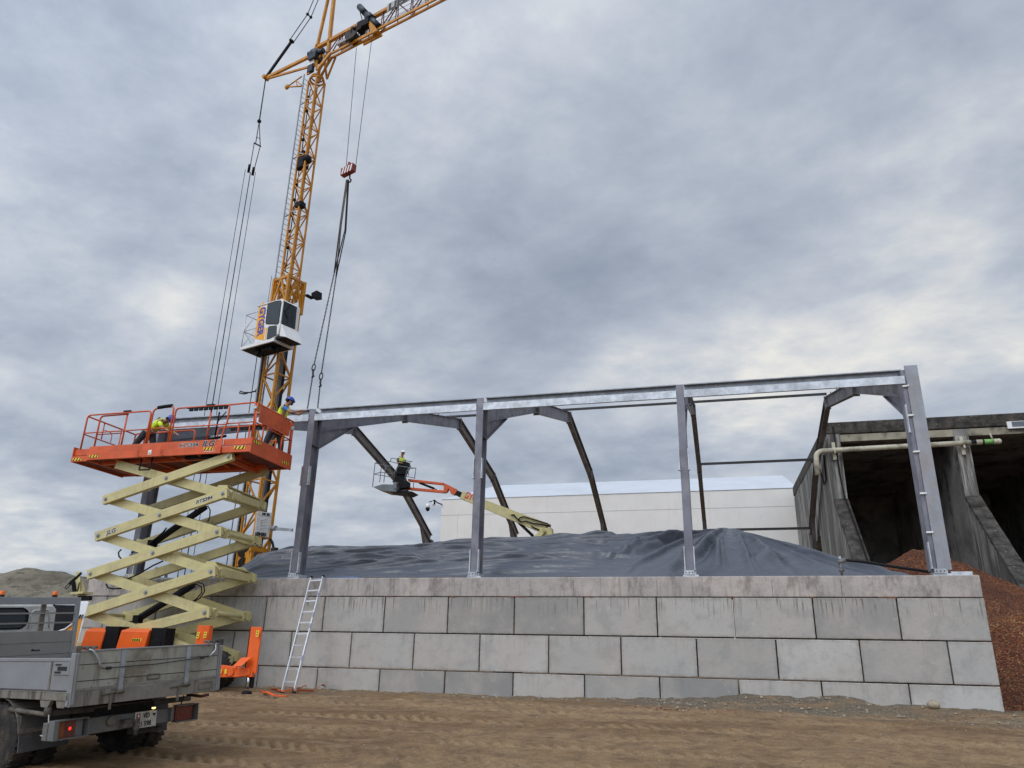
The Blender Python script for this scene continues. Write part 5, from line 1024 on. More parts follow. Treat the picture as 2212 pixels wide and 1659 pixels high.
# basket
def b3(x,y,d): p=c7(x,y); return Vector((p.x,p.y+d,p.z))
fl=[c7(122,522),c7(365,545),c7(565,580)]
P0=c7(125,520); zB=P0.z; px=lambda x: c7(x,530).x
X0,X1=px(128),px(560); Y0,Y1=35.2,36.3
q=MB(); q.prism([aty(*( (780.8+.1961*125),(948.9+.1961*525)),Y0),aty(780.8+.1961*235,948.9+.1961*495,Y0-.0),aty(780.8+.1961*380,948.9+.1961*500,Y0),aty(780.8+.1961*380,948.9+.1961*575,Y0),aty(780.8+.1961*240,948.9+.1961*568,Y0)],(0,1.1,0)); q.build('basket_floor',GP,bl)
q=MB(); q.prism([aty(780.8+.1961*380,948.9+.1961*555,Y0+.2),aty(780.8+.1961*560,948.9+.1961*575,Y0+.2),aty(780.8+.1961*500,948.9+.1961*604,Y0+.2),aty(780.8+.1961*250,948.9+.1961*572,Y0+.2)],(0,.9,0)); q.build('basket_underside',BLACK,bl)
def R_(pts,r=.02,m=GP): 
    q=MB(); q.rail([aty(780.8+.1961*x,948.9+.1961*y,Y) for x,y,Y in pts],r,6,.04); return q.build('basket_rail',m,bl)
a_,b_=Y0,Y1
R_([(122,525,a_),(150,262,a_),(225,240,b_),(320,248,b_)]); R_([(200,475,b_),(226,240,b_)]); R_([(136,385,a_),(212,362,b_),(345,385,b_)]); R_([(150,262,a_),(260,290,a_),(340,300,a_)]); R_([(136,385,a_),(250,402,a_),(350,420,a_)]); R_([(246,475,a_),(266,292,a_)]); R_([(320,245,a_),(325,212,a_),(345,206,a_),(410,222,a_),(560,248,a_)]); R_([(320,245,a_),(405,268,a_),(400,300,a_),(370,350,a_),(352,470,a_)]); R_([(535,250,a_),(533,300,a_)]); R_([(400,290,a_),(530,312,a_),(600,318,b_)]); R_([(600,318,b_),(585,430,b_)]); R_([(515,325,a_),(520,400,a_)]); R_([(545,300,a_),(500,350,a_),(480,460,a_)],.024); R_([(480,405,a_),(590,430,b_)]); R_([(575,480,b_),(572,560,b_)]); R_([(540,320,b_),(600,318,b_)])
q=MB(); q.prism([c7(392,232,35.5),c7(515,252,35.5),c7(522,300,35.5),c7(400,288,35.5)],(0,.3,0)); q.build('control_box',BLACK,bl,bevel=.02)
q=MB(); q.prism([c7(395,300,35.5),c7(512,305,35.5),c7(470,388,35.5),c7(380,380,35.5)],(0,.35,0)); q.build('tool_tray',BLACK,bl,bevel=.02)
q=MB(); q.prism([c7(352,375,35.6),c7(462,392,35.6),c7(475,440,35.6),c7(515,470,35.6),c7(510,530,35.6),c7(395,550,35.6),c7(340,470,35.6)],(0,.35,0)); q.build('basket_mount',BLACK,bl,bevel=.02)
q=MB(); q.prism([c7(350,470,35.15),c7(388,472,35.15),c7(380,548,35.15),c7(352,540,35.15)],(0,.1,0)); q.build('side_plate',GP,bl)
text('GYGER',.46,c7(1128,640,YBm-.17)+Vector((0,0,0)),c7(1500,775,YBm-.17)-c7(1128,640,YBm-.17),(0,0,1),mat('red_lettering',(.60,.05,.02),.5),bl,bold=.016,sx=.70)
text('ATJ',.17,c7(1862,1112,YBm-.37),c7(1925,1075,YBm-.37)-c7(1850,1115,YBm-.37),(0,0,1),BOLT,bl)
q=MB(); q.prism([c7(2010,975,YBm-.2),c7(2095,975,YBm-.2),c7(2105,1075,YBm-.2),c7(2060,1120,YBm-.2),c7(1960,1150,YBm-.2),c7(1990,1030,YBm-.2)],(0,.4,0)); q.build('boom_elbow',CREAM,bl,bevel=.02)
quadbar((1990,985),(2030,1010),(1800,1160),(1870,1190),YBm-.36,.16,'lower_boom',CREAM)
q=MB(); q.cyl(c7(2008,1000,YBm-.42),c7(2008,1000,YBm-.3),.075,n=14); q.build('elbow_pin',CREAM,bl)
q=MB(); q.cyl(c7(1715,900),c7(1890,1065),.075,n=10); q.build('lift_cylinder',BLACK,bl)
q=MB(); q.prism([c7(1625,805,YBm-.2),c7(1680,825,YBm-.2),c7(1665,840,YBm-.2),c7(1635,830,YBm-.2)],(0,.05,0)); q.build('hose_guide',CREAM,bl)
for pts in ([(1730,890),(1745,865),(1790,852),(1900,885),(2050,930),(2085,970)],[(1725,895),(1770,910),(1810,900),(1900,930),(2000,940),(2075,960)],[(1650,835),(1680,830),(1705,870),(1740,890)],[(1870,955),(1890,970),(1960,1000)]):
    q=MB(); q.tube([c7(x,y,YBm-.24) for x,y in pts],.035,6); q.build('hydraulic_hose',HOSE,bl)
hx=c7(1950,1100).x
q=MB(); q.hexa([(hx-2,35.4,1.2),(hx+1.8,35.4,1.2),(hx+1.8,37.6,1.2),(hx-2,37.6,1.2),(hx-1.9,35.5,2.6),(hx+1.7,35.5,2.4),(hx+1.7,37.5,2.4),(hx-1.9,37.5,2.6)]); q.beam((hx-.6,YBm-.28,2.4),tuple(c7(1870,1150,YBm-.28)),.2,.3); q.build('turntable',CREAM,bl,bevel=.03)
for x in (hx-1.5,hx+1.5):
    for y in (35.5,37.5): wheel((x,y,1.25),(0,1,0),.5,.35,bl,lugs=False)
person('operator in white helmet and yellow vest standing in the grey boom lift basket',(-15.9,35.8,10.0),dict(head=(-15.72,35.75,11.58),neck=(-15.78,35.78,11.42),chest=(-15.80,35.8,11.18),pelvis=(-15.82,35.8,10.75),shL=(-15.72,35.98,11.33),shR=(-15.92,35.64,11.30),elR=(-15.90,35.55,11.05),haR=(-15.62,35.45,10.98),elL=(-15.62,36.0,11.08),haL=(-15.5,35.7,11.0),
  hipL=(-15.75,35.9,10.65),hipR=(-15.88,35.7,10.65),knL=(-15.72,35.92,10.35),knR=(-15.9,35.68,10.35),anL=(-15.75,35.95,10.0),anR=(-15.92,35.7,10.0),toL=(-15.6,35.9,9.95),toR=(-15.78,35.6,9.95)),(.7,-.7,-.15),HWHITE,mat('dark_blue_shirt',(.012,.05,.13),.8),muffs=False,sub=1)
# ------------------------------------------------------------------ mobile tower crane (local axes: x along the jib, y across, z up)
DJ=np.array([.957,-.289]); DJ=DJ/np.linalg.norm(DJ); NJ=np.array([-DJ[1],DJ[0]]); MCX=np.array([-21.1,31.65]); Z0=.8
CR=empty('tower_crane',(MCX[0],MCX[1],Z0),'tall yellow lattice tower crane with white cab behind the scissor lift','crane',rot=(0,0,math.atan2(DJ[1],DJ[0])))
def W2L(P): d=np.array([P[0],P[1]])-MCX; return Vector((float(d@DJ),float(d@NJ),float(P[2]-Z0)))
def L2W(u,v,z): p=MCX+DJ*u+NJ*v; return Vector((p[0],p[1],z+Z0))
def JL(px,py,v=0.0): r=ray(px,py); t=(MCX@NJ+v)/(r[:2]@NJ); return W2L(CAM+r*t)
def JU(px,py,u): r=ray(px,py); t=(MCX@DJ+u)/(r[:2]@DJ); return W2L(CAM+r*t)
def cb(q,nm,m,par=CR,bev=0): return q.build(nm,m,par,True,bev)
def lattice(q,a,z0,z1,n,rc,rb,up=False):
    c=[(a/2,-a/2),(a/2,a/2),(-a/2,a/2),(-a/2,-a/2)]
    for x,y in c: q.beam((x,y,z0),(x,y,z1),rc*2,rc*2,(0,1,0))
    h=(z1-z0)/n
    for i in range(n):
        for k in range(4):
            p,r=c[k],c[(k+1)%4]; za,zb=z0+i*h,z0+(i+1)*h
            s=(i+k)%2
            A=(p[0],p[1],za if s else zb); B=(r[0],r[1],zb if s else za); q.beam(A,B,rb*2,rb*2)
            if i%2==0: q.beam((p[0],p[1],za),(r[0],r[1],za),rb*1.8,rb*1.8)
    return q
q=MB(); lattice(q,.96,3.2,19.3,12,.055,.035); cb(q,'lower_mast',YELLOW)
q=MB(); lattice(q,.66,18.2,32.5,16,.042,.026); cb(q,'upper_mast',YELLOW)
q=MB(); 
for z in (17.6,19.3): 
    for a,b in (((.55,-.55),(.55,.55)),((.55,.55),(-.55,.55)),((-.55,.55),(-.55,-.55)),((-.55,-.55),(.55,-.55))): q.beam((*a,z),(*b,z),.10,.14)
for x in (-.55,.55):
    for y in (-.55,.55): q.beam((x,y,17.5),(x,y,19.4),.13,.13)
for y in (-.55,.55): q.beam((-.55,y,17.6),(0,y,19.3),.07,.1); q.beam((.55,y,17.6),(0,y,19.3),.07,.1)
for x in (.55,): q.beam((x,-.55,17.6),(x,0,19.3),.07,.1); q.beam((x,.55,17.6),(x,0,19.3),.07,.1)
cb(q,'mast_collar',YELLOW)
q=MB(); q.beam((.1,.1,3.2),(.1,.1,17.6),.13,.13); cb(q,'inner_rail',STEELD)
q=MB(); q.beam((-.05,.42,3.2),(-.05,.42,17.6),.16,.10); q.beam((-.62,-.45,4.),(-.62,-.45,17),.07,.16); cb(q,'cable_channel',BLACK)
q=MB(); q.tube([(-.25,-.2,20+i*1.0) if i%2 else (-.30,-.15,20+i) for i in range(13)],.03,6); 
for i in range(12): q.box((-.34,-.26,20.3+i),(-.22,-.14,20.45+i))
cb(q,'power_cable',BLACK)
# ladder along the mast
def lad(u0,va,vb,z0,z1,nm='climbing_ladder'):
    q=MB(); q.beam((u0,va,z0),(u0,va,z1),.05,.07,(1,0,0)); q.beam((u0,vb,z0),(u0,vb,z1),.05,.07,(1,0,0)); z=z0+.2
    while z<z1: q.cyl((u0,va,z),(u0,vb,z),.014,n=5); z+=.33
    cb(q,nm,GALVD)
u0=JL(626,380,-.32).x; lad(u0,-.32,.10,19.5,33.2)
u1=JL(533,1000,-.62).x; lad(u1,-.62,-.22,3.6,15.2)
# slewing head
q=MB(); q.tube([(math.cos(t)*.40,math.sin(t)*.40,32.6) for t in np.linspace(0,2*math.pi,21)],.06,8); q.tube([(math.cos(t)*.34,math.sin(t)*.34,32.8) for t in np.linspace(0,2*math.pi,21)],.05,8); cb(q,'slewing_ring',YELLOW)
q=MB()
for s in (-.42,.42): q.beam((-.35,s,32.9),(.45,s*.7,34.2),.09,.12); q.beam((.35,s,32.9),(-.1,s*.7,34.9),.09,.12); q.beam((.35,s,32.9),(1.1,s*.5,34.0),.09,.12); q.beam((-.4,s,32.9),(-.2,s*.6,35.2),.08,.1)
q.beam((-.3,-.3,34.2),(.5,-.3,34.2),.08,.1); cb(q,'slewing_frame',YELLOW)
q=MB(); p=JL(680,119,-.35); q.sphere(p,(.42,.34,.40),14,10); q.cyl(p+Vector((-.55,0,.3)),p+Vector((-.1,.1,.2)),.17,n=12); q.cyl(p+Vector((.2,0,-.05)),p+Vector((.75,0,.0)),.16,n=12); q.box(p+Vector((-.2,-.3,-.5)),p+Vector((.4,.3,-.1))); q.box((-.4,-.5,33.0),(.0,-.3,33.5)); cb(q,'slewing_motor',mat('blue_black_motor',(.015,.022,.032),.4,.1,.2))
q=MB(); q.box(JL(664,142,-.5),JL(664,142,-.5)+Vector((.5,.3,.25))); cb(q,'white_box',WHITE)
# small rear bracket
q=MB(); A=JL(652,165,-.2); B=JL(620,188,-.2); C=JL(655,186,-.2); q.tube([A,B],.045,6); q.tube([C,B],.045,6); q.tube([A.lerp(B,.4),C.lerp(B,.35)],.03,6); q.tube([A.lerp(B,.4),C],.03,6); q.sphere(B,(.16,.12,.18),8,6); cb(q,'rear_bracket',YELLOW)
# rear A frame and tie
E0=JL(574,168,0)
q=MB()
for s in (.1,): q.beam(JL(670,118,0)+Vector((0,s,0)),E0+Vector((0,s*.3,0)),.15,.20); q.beam(JL(662,143,0)+Vector((0,s,0)),E0+Vector((.1,s*.3,-.1)),.10,.13)
q.cyl(E0+Vector((0,-.2,0)),E0+Vector((0,.2,0)),.14,n=12); cb(q,'rear_strut',YELLOW,bev=.01)
S1=JL(630,89,0); S2=JL(668,34,0); S3=JL(700,-10,0); TOP=Vector((.35,0,42.5))
q=MB(); q.beam(E0,S1,.12,.16); cb(q,'tie_bar',BLACK)
q=MB(); 
for s in (-.14,.14): q.tube([S1+Vector((0,s,0)),S2+Vector((0,s,0)),TOP+Vector((-.3,s,0))],.028,6); q.sphere(S2+Vector((0,s,0)),.10,8,6)
q.tube([S2+Vector((0,-.14,0)),S2+Vector((0,.14,0))],.04,6); q.sphere(S1,(.12,.2,.12),8,6); cb(q,'tie_rope',BLACK)
q=MB()
for s in (.1,): q.beam(JL(682,102,0)+Vector((0,s,0)),TOP+Vector((0,s*.3,0)),.13,.17)
q.beam(JL(709,114,0),TOP+Vector((.05,0,0)),.17,.2); cb(q,'tower_peak',YELLOW,bev=.01)
# jib
zl,zu=34.0,35.35; uE=24.; NB=22
q=MB(); q.beam((-.3,0,zu-.1),(uE,0,zu+.25),.20,.20); cb(q,'jib_upper_chord',YELLOW)
for s in (-.13,.13): q=MB(); q.beam((.55,s,zl),(uE,s,zl),.09,.14); q.beam((.1,s,33.0),(.9,s,zl),.09,.10); cb(q,'jib_lower_chord',YELLOW)
q=MB(); st=(uE-.6)/NB
for i in range(NB):
    u=.6+i*st
    for s in (-.11,.11): q.beam((u,s,zl),(u,s*.3,zu),.045,.045); q.beam((u,s*.3,zu) if i%2 else (u,s,zl),(u+st,s,zl) if i%2 else (u+st,s*.3,zu),.05,.05)
cb(q,'jib_bracing',mat('red_brown_paint',(.16,.045,.02),.5,0,.2))
q=MB(); 
for dz,dy in ((.35,0),(.55,.06),(.75,-.05)): q.tube([(1.5,dy,zl+dz),(uE,dy,zl+dz+.1)],.014,4)
cb(q,'trolley_rope',BOLT)
q=MB(); q.box(JL(727,97,-.1),JL(749,79,-.1)+Vector((0,.5,0))); cb(q,'grey_cabinet',mat('grey_cabinet_paint',(.33,.34,.34),.5),bev=.02)
q=MB(); p=JL(763,82,-.1); q.cyl(p+Vector((0,-.25,0)),p+Vector((0,.35,0)),.34,n=20); q.box(p+Vector((-.5,-.2,.1)),p+Vector((.1,.2,.45))); q.tube([p+Vector((-.5,0,.4)),p+Vector((-.2,-.3,-.4)),p+Vector((.3,-.3,-.35)),p+Vector((.5,-.2,.2))],.06,6); cb(q,'hoist_drum',mat('dark_brown_winch',(.03,.02,.015),.5,.2,.4,5))
q=MB(); p=JL(780,68,-.1); q.box(p+Vector((-.15,-.25,-.1)),p+Vector((.2,.2,.55))); p=JL(790,58,-.1); q.box(p+Vector((-.1,-.3,-.2)),p+Vector((.45,.1,.25))); p=JL(766,70,-.1); q.box(p+Vector((-.1,-.25,-.3)),p+Vector((.1,.1,.2))); cb(q,'electrical_box',BLACK,bev=.02)
q=MB(); a=JL(777,15,-.15); b=JL(798,38,-.15); c=JL(818,58,-.15); q.cyl(a,a.lerp(b,.6),.19,n=14); q.cyl(a.lerp(b,.55),b,.15,n=14); q.cyl(b-(b-a)*.1,b+(c-b)*.25,.27,n=14); q.cyl(b,c,.20,n=14); q.tube([a+Vector((0,0,-.1)),a+Vector((.2,-.1,-.6)),b+Vector((-.3,0,-.6))],.03,5); cb(q,'winch_motor',MC['blue_black_motor'])
q=MB(); p=JL(808,60,-.1); q.hexa([p+Vector(v) for v in ((-.05,-.2,-.5),(.35,-.2,-.4),(.35,.2,-.4),(-.05,.2,-.5),(-.35,-.2,.5),(-.05,-.2,.55),(-.05,.2,.55),(-.35,.2,.5))]); p=JL(815,69,-.1); q.box(p+Vector((-1.2,-.25,-.22)),p+Vector((.2,-.15,-.08))); q.box(p+Vector((-1.2,.15,-.22)),p+Vector((.2,.25,-.08))); q.cyl(p+Vector((0,-.22,0)),p+Vector((0,.22,0)),.10,n=12); cb(q,'trolley_frame',YELLOW,bev=.02)
o=JL(838,27,-.22); q=MB(); q.box((o.x-.1,-.21,o.z+.10),(o.x+4.4,-.20,o.z+.66))
WB=mat('white_letter_board',(.36,.36,.33),.5); cb(q,'jib_letter_board',WB); text('LIEBHERR',.66,(o.x,-.216,o.z+.15),(1,0,0),(0,0,1),TXT,CR,local=True,bold=.03,sx=1.25)
# ropes of the rear side
def rope(pts,r,nm='rope',m=BOLT): q=MB(); q.tube(pts,r,5); return cb(q,nm,m)
rope([E0,JL(560,262)],.04,'rear_rope'); rope([JL(560,262),JL(552,311)],.028,'rear_rope'); rope([JL(560,262),JL(562,313)],.028,'rear_rope')
q=MB(); q.beam(JL(549,309),JL(563,316),.08,.08); q.beam(JL(555,296),JL(562,300),.04,.04); q.sphere(JL(560,262),.13,8,6); cb(q,'spreader_link',BLACK)
def plumb(px,py,v=0,r=.018): p=JL(px,py,v); return rope([p,Vector((p.x,p.y,3.0))],r,'rear_rope')
rope([JL(549,310),JL(540,362)],.026,'rear_rope'); rope([JL(562,316),JL(549,366)],.026,'rear_rope')
for x,y in ((538,364),(547,370)): q=MB(); p=JL(x,y); q.cyl(p+Vector((-.04,-.06,0)),p+Vector((.04,.06,0)),.26,n=18); cb(q,'sheave',BLACK)
plumb(530,366); plumb(541,372,r=.028); plumb(552,372)
# cab
v1=-1.70; f=JL(606,690,v1).x; bk=JL(556,690,v1).x
fr_=JU(645,700,f); v2=fr_.y
zt_=JL(606,648,v1).z; zw=JL(603,704,v1).z; zb2=JL(599,732,v1).z; zbb=JL(543,745,v1).z; zf=(zb2+zbb)/2
CW=mat('crane_cab_white',(.70,.71,.71),.35,0,.05,2,dirt=((.42,.40,.36),.4,2))
q=MB(); q.prism([(bk,v1,zf+.06),(f-.30,v1,zf+.06),(f-.05,v1,zw-.42),(f,v1,zw),(f,v1,zt_-.05),(f-.12,v1,zt_+.06),(bk+.4,v1,zt_+.10),(bk,v1,zt_-.02)],(0,v2-v1,0)); cab=cb(q,'cab',CW,bev=.04)
q=MB(); q.box((bk-.12,v1-.04,zt_-.0),(f-.5,v2+.04,zt_+.05)); q.sphere((bk+.55,(v1+v2)/2,zt_+.10),(.5,.45,.14),14,6,0,1); cb(q,'cab_roof',CW,cab,.02)
c4=lambda x,y:(433.8+.1797*x,596.4+.1797*y)
def side(pts,d=0,th=.01,nm='side_window',m=GLASS): q=MB(); q.prism([JL(*c4(x,y),v1-d) for x,y in pts],(0,-th,0)); return cb(q,nm,m,cab)
side([(835,315),(955,298),(965,315),(935,560),(920,575),(790,572),(782,555),(808,345)],.002,.012)
side([(825,603),(910,592),(915,605),(910,710),(800,772),(792,760),(808,620)],.002,.012)
q=MB(); q.rail([JL(*c4(x,y),v1-.012) for x,y in ((835,312),(957,294),(968,312),(936,562),(920,578),(786,575),(779,555),(805,342),(835,312))],.014,5,.02); cb(q,'window_seal',BLACK,cab)
YO=mat('cab_banner_orange',(.78,.36,.02),.5,0,.04)
ban=side([(700,375),(783,372),(755,602),(745,768),(700,762),(645,750)],.003,.006,'orange_banner',YO); side([(752,315),(785,350),(705,366)],.003,.006,'arrow_sign',YO)
for x in (765,788): side([(x-4,618),(x+9,618),(x-8,770),(x-19,770)],.003,.005,'thin_stripe',YO)
tt=JL(*c4(712,385),v1-.012); bb=JL(*c4(668,745),v1-.012); L5=(tt-bb).length
text('GYGER',.58,(tt.x+.03,v1-.014,tt.z),(bb-tt),(1,0,0),BLUET,CR,local=True,bold=.022,sx=L5/(.58*3.35))
q=MB(); q.prism([JU(*c4(x,y),f+.004) for x,y in ((1000,300),(1155,372),(1130,640),(965,575))],(.012,0,0)); cb(q,'windscreen',GLASS,cab)
q=MB(); q.tube([JU(*c4(1085,335),f+.03),JU(*c4(1015,430),f+.03)],.015,5); q.tube([JU(*c4(1000,400),f+.03),JU(*c4(1040,510),f+.03)],.02,5); cb(q,'wiper',BLACK,cab)
zv=JU(*c4(1050,640),f).z; 
q=MB(); q.hexa([(f+.02,v1+.05,zv-.55),(f+.50,v1+.05,zv-.70),(f+.50,v2,zv-.70),(f+.02,v2,zv-.55),(f-.0,v1+.05,zv+.10),(f+.06,v1+.05,zv+.08),(f+.06,v2,zv+.08),(f,v2,zv+.10)]); cb(q,'front_visor',CW,cab,.02)
q=MB(); q.hexa([(f-.32,v1+.06,zf+.02),(f-.05,v1+.06,zf-.0),(f-.05,v2-.05,zf-.0),(f-.32,v2-.05,zf+.02),(f-.1,v1+.06,zv-.5),(f+.47,v1+.06,zv-.72),(f+.47,v2-.05,zv-.72),(f-.1,v2-.05,zv-.5)]); cb(q,'footwell_window',BLACK,cab,.02)
ub=JL(520,756,v1).x
q=MB(); q.box((ub,v1-.03,zf-.10),(f-.25,v2+.1,zf+.06)); cb(q,'cab_platform',CW,cab,.01)
q=MB(); q.box((ub+.08,v1+.05,zf-.115),(f-.35,v2,zf-.10)); q.cyl((ub+.8,v1+.3,zf-.25),(ub+.8,v1+.5,zf-.25),.16,n=10); q.box((ub+1.2,v1+.3,zf-.3),(ub+1.9,v1+.6,zf-.1)); q.cyl((f-.6,v1+.5,zf-.2),(f-.6,v1+.7,zf-.2),.15,n=10); cb(q,'platform_gear',BLACK,cab)
zt2=JL(525,683,v1).z
def cr_(pts,r=.022): q=MB(); q.tube(pts,r,6); cb(q,'balcony_rail',GALV,cab)
a=(ub+.02,v1); 
for z in (zt2,(zt2*.5+zf*.5),): cr_([(ub+.02,v1,z),(bk+.02,v1,z)]); cr_([(ub+.02,v1,z),(ub+.02,v2,z)])
cr_([(ub+.02,v1,zf),(ub+.02,v1,zt2)]); cr_([(ub+.02,v2,zf),(ub+.02,v2,zt2)]); cr_([(ub+.02,v1,zf),(bk,v1,(zt2+zf)/2)],.016); cr_([(ub+.02,v1,(zt2+zf)/2),(bk,v1,zf+.2)],.016); cr_([(ub+.02,v1,(zt2+zf)/2),(bk,v1,zt2)],.016); cr_([(ub+.02,v2,zf),(ub+.02,v1,(zt2+zf)/2)],.016)
rope([(ub+.8,v1+.4,zf-.3),(ub+.8,v1+.4,3)],.022,'cab_rope'); rope([(ub+1.35,v1+.4,zf-.3),(ub+1.35,v1+.4,3)],.014,'cab_rope'); rope([JL(587,596,-.6),(JL(587,596,-.6).x,-.6,zt_)],.014,'cab_rope')
q=MB(); p=JL(660,640,.5); q.box(p+Vector((-.05,0,.0)),p+Vector((.12,.45,.12))); q.hexa([p+Vector(v) for v in ((.05,.35,.05),(.45,.35,.0),(.45,.75,.0),(.05,.75,.05),(.0,.35,.35),(.4,.35,.42),(.4,.75,.42),(.0,.75,.35))]); cb(q,'floodlight',BLACK,bev=.02)
# low gear: load chart, anemometer arms, foot of the mast
gg=lambda x,y:(477.1+.15686*x,976+.15686*y)
s=[JU(*gg(x,y),.56) for x,y in ((505,812),(708,842),(660,1180),(462,1150))]; q=MB(); q.prism(s,(-.02,0,0)); sg=cb(q,'load_chart_sign',WHITE)
xd=s[1]-s[0]; dn=s[3]-s[0]
text('MK 88',.16,s[0]+xd*.33+dn*.14+Vector((.012,0,0)),xd,-dn,TXT,CR,local=True,bold=.008); text('LIEBHERR',.205,s[0]+xd*.02+dn*.985+Vector((.012,0,0)),xd,-dn,TXT,CR,local=True,bold=.012,sx=xd.length/1.17)
q=MB()
for k,t in enumerate((.32,.42,.53,.66)):
    a=s[0]+xd*.3+dn*(t+.06)+Vector((.012,0,0)); b=s[0]+xd*.72+dn*(t-.03+(.0 if k<2 else .04))+Vector((.012,0,0)); q.beam(a,b,.012,.010); q.beam(a,a+xd*.06+dn*.03,.02,.01)
    for j in (.1,.85): c=s[0]+xd*j+dn*t+Vector((.012,0,0)); q.beam(c,c+xd*.06,.02,.01)
q.beam(s[0]+dn*.17+Vector((.012,0,0)),s[1]+dn*.17+Vector((.012,0,0)),.006,.006); cb(q,'chart_drawing',mat('brown_chart_ink',(.22,.17,.09),.6),sg)
q=MB(); q.beam(JL(592,1142,.3),JL(632,1145,.3),.08,.13); q.cyl(JL(587,1141,.3),JL(596,1141,.3),.12,n=8); cb(q,'side_arm',GALVD)
q=MB(); q.tube([JL(558,843,-.5),JL(540,848,-.5),JL(528,848,-.5),JL(519,845,-.5),JL(517,849,-.5),JL(527,851,-.5),JL(535,849,-.5)],.035,6); q.box(JL(552,840,-.5),JL(558,846,-.5)+Vector((0,.2,0))); cb(q,'anemometer_arm',BLACK)
q=MB(); q.beam(JU(*gg(400,1330),.5),JU(*gg(640,1365),.5),.12,.20); cb(q,'foot_beam',YELLOW)
q=MB(); q.prism([JL(*gg(215,1430),-.5),JL(*gg(260,1400),-.5),JL(*gg(330,1400),-.5),JL(*gg(380,1350),-.5),JL(*gg(395,1520),-.5),JL(*gg(300,1560),-.5),JL(*gg(100,1600),-.5),JL(*gg(95,1580),-.5),JL(*gg(190,1480),-.5)],(0,.3,0)); cb(q,'foot_bracket',YELLOW,bev=.02)
q=MB(); q.cyl(JL(*gg(325,1370),-.55),JL(*gg(325,1370),-.2),.32,n=14); q.cyl(JL(*gg(310,1530),-.55),JL(*gg(310,1530),-.2),.25,n=14); q.box(JL(*gg(690,1320),.2),JL(*gg(735,1420),.2)+Vector((0,.2,0))); cb(q,'pivot_gear',mat('greasy_dark_metal',(.03,.022,.015),.5,.3,.4,6))
q=MB(); q.tube([JL(*gg(680,1200),.4),JL(*gg(710,1250),.4),JL(*gg(725,1320),.4),JL(*gg(700,1420),.4)],.06,6); cb(q,'cable_chain',BLACK)
q=MB(); q.box((-2.5,-1.3,0.0),(2.5,1.3,.9)); q.cyl((0,0,.9),(0,0,1.5),1.1,n=24); q.box((-5.2,-1.0,1.5),(1.2,1.0,2.3)); q.beam((0,0,2.2),(0,0,3.4),.9,.9,(0,1,0)); q.box((-5.8,-1.1,1.5),(-4.4,1.1,3.0)); cb(q,'slewing_base',YELLOW,bev=.03)
q=MB(); p=JL(655,345,-.2); q.box(p+Vector((-.25,-.2,-.6)),p+Vector((.25,.25,.1))); q.box(p+Vector((-.35,-.1,.0)),p+Vector((.05,.2,.6))); q.sphere(p+Vector((.3,0,-.1)),.28,10,8); p=JL(645,445,-.2); q.box(p+Vector((-.1,-.2,-.15)),p+Vector((.35,.2,.15))); cb(q,'mast_gearbox',BLACK,bev=.02)
for z in (31.1,27.3,23.5): q=MB(); q.beam((u0-.05,-.2,z),(-.1,-.3,z),.05,.05); q.beam((-.33,-.33,z+.1),(.1,-.33,z-.1),.06,.06); cb(q,'ladder_bracket',GALVD)
# the operator in the cab
w_=lambda u,v,z: tuple(L2W(u,v,z))
vm=v1+.45; zs=zf+.75; um=(f+bk)/2+.25
person('crane operator in green hi-vis vest seated in the white crane cab',w_(um,vm,zf+.1),dict(head=w_(um+.12,vm,zs+.62),neck=w_(um+.06,vm,zs+.48),chest=w_(um,vm,zs+.28),pelvis=w_(um-.12,vm,zs-.12),shL=w_(um,vm+.19,zs+.38),shR=w_(um,vm-.19,zs+.38),elL=w_(um+.15,vm+.22,zs+.12),elR=w_(um+.15,vm-.22,zs+.12),haL=w_(um+.38,vm+.18,zs+.1),haR=w_(um+.38,vm-.18,zs+.1),
  hipL=w_(um-.08,vm+.1,zs-.16),hipR=w_(um-.08,vm-.1,zs-.16),knL=w_(um+.33,vm+.12,zs-.14),knR=w_(um+.33,vm-.12,zs-.14),anL=w_(um+.38,vm+.12,zs-.55),anR=w_(um+.38,vm-.12,zs-.55),toL=w_(um+.5,vm+.12,zs-.6),toR=w_(um+.5,vm-.12,zs-.6)),(DJ[0],DJ[1],-.2),HWHITE,HIVIS,muffs=False,sub=1)
# ------------------------------------------------------------------ hook block, slings and chains hanging from the trolley
H=JL(757,370,0); hw=lambda x,y,v=0.: Vector(L2W(*JL(x,y,v)))
hb_=empty('hook_block',L2W(*H),'red and white striped crane hook block hanging on two thin ropes','hook block')
A=Vector(L2W(*H)); Dx=Vector((DJ[0],DJ[1],0)); Ny=Vector((NJ[0],NJ[1],0))
q=MB(); q.prism([A-Dx*.42+Vector((0,0,-.30)),A+Dx*.42+Vector((0,0,-.22)),A+Dx*.42+Vector((0,0,.22)),A-Dx*.42+Vector((0,0,.16))],-Ny*.30); q.build('block_body',REDP,hb_,bevel=.02)
q=MB(); q.prism([A-Dx*.12+Vector((0,0,.18)),A+Dx*.12+Vector((0,0,.2)),A+Dx*.04+Vector((0,0,.48)),A-Dx*.03+Vector((0,0,.48))],-Ny*.2); q.build('top_lug',REDP,hb_)
for i in range(4): q=MB(); x=-.34+i*.19; q.prism([A+Dx*x-Ny*.302+Vector((0,0,-.26)),A+Dx*(x+.09)-Ny*.302+Vector((0,0,-.25)),A+Dx*(x+.17)-Ny*.302+Vector((0,0,.15)),A+Dx*(x+.08)-Ny*.302+Vector((0,0,.15))],-Ny*.004); q.build('white_stripe',WHITE,hb_)
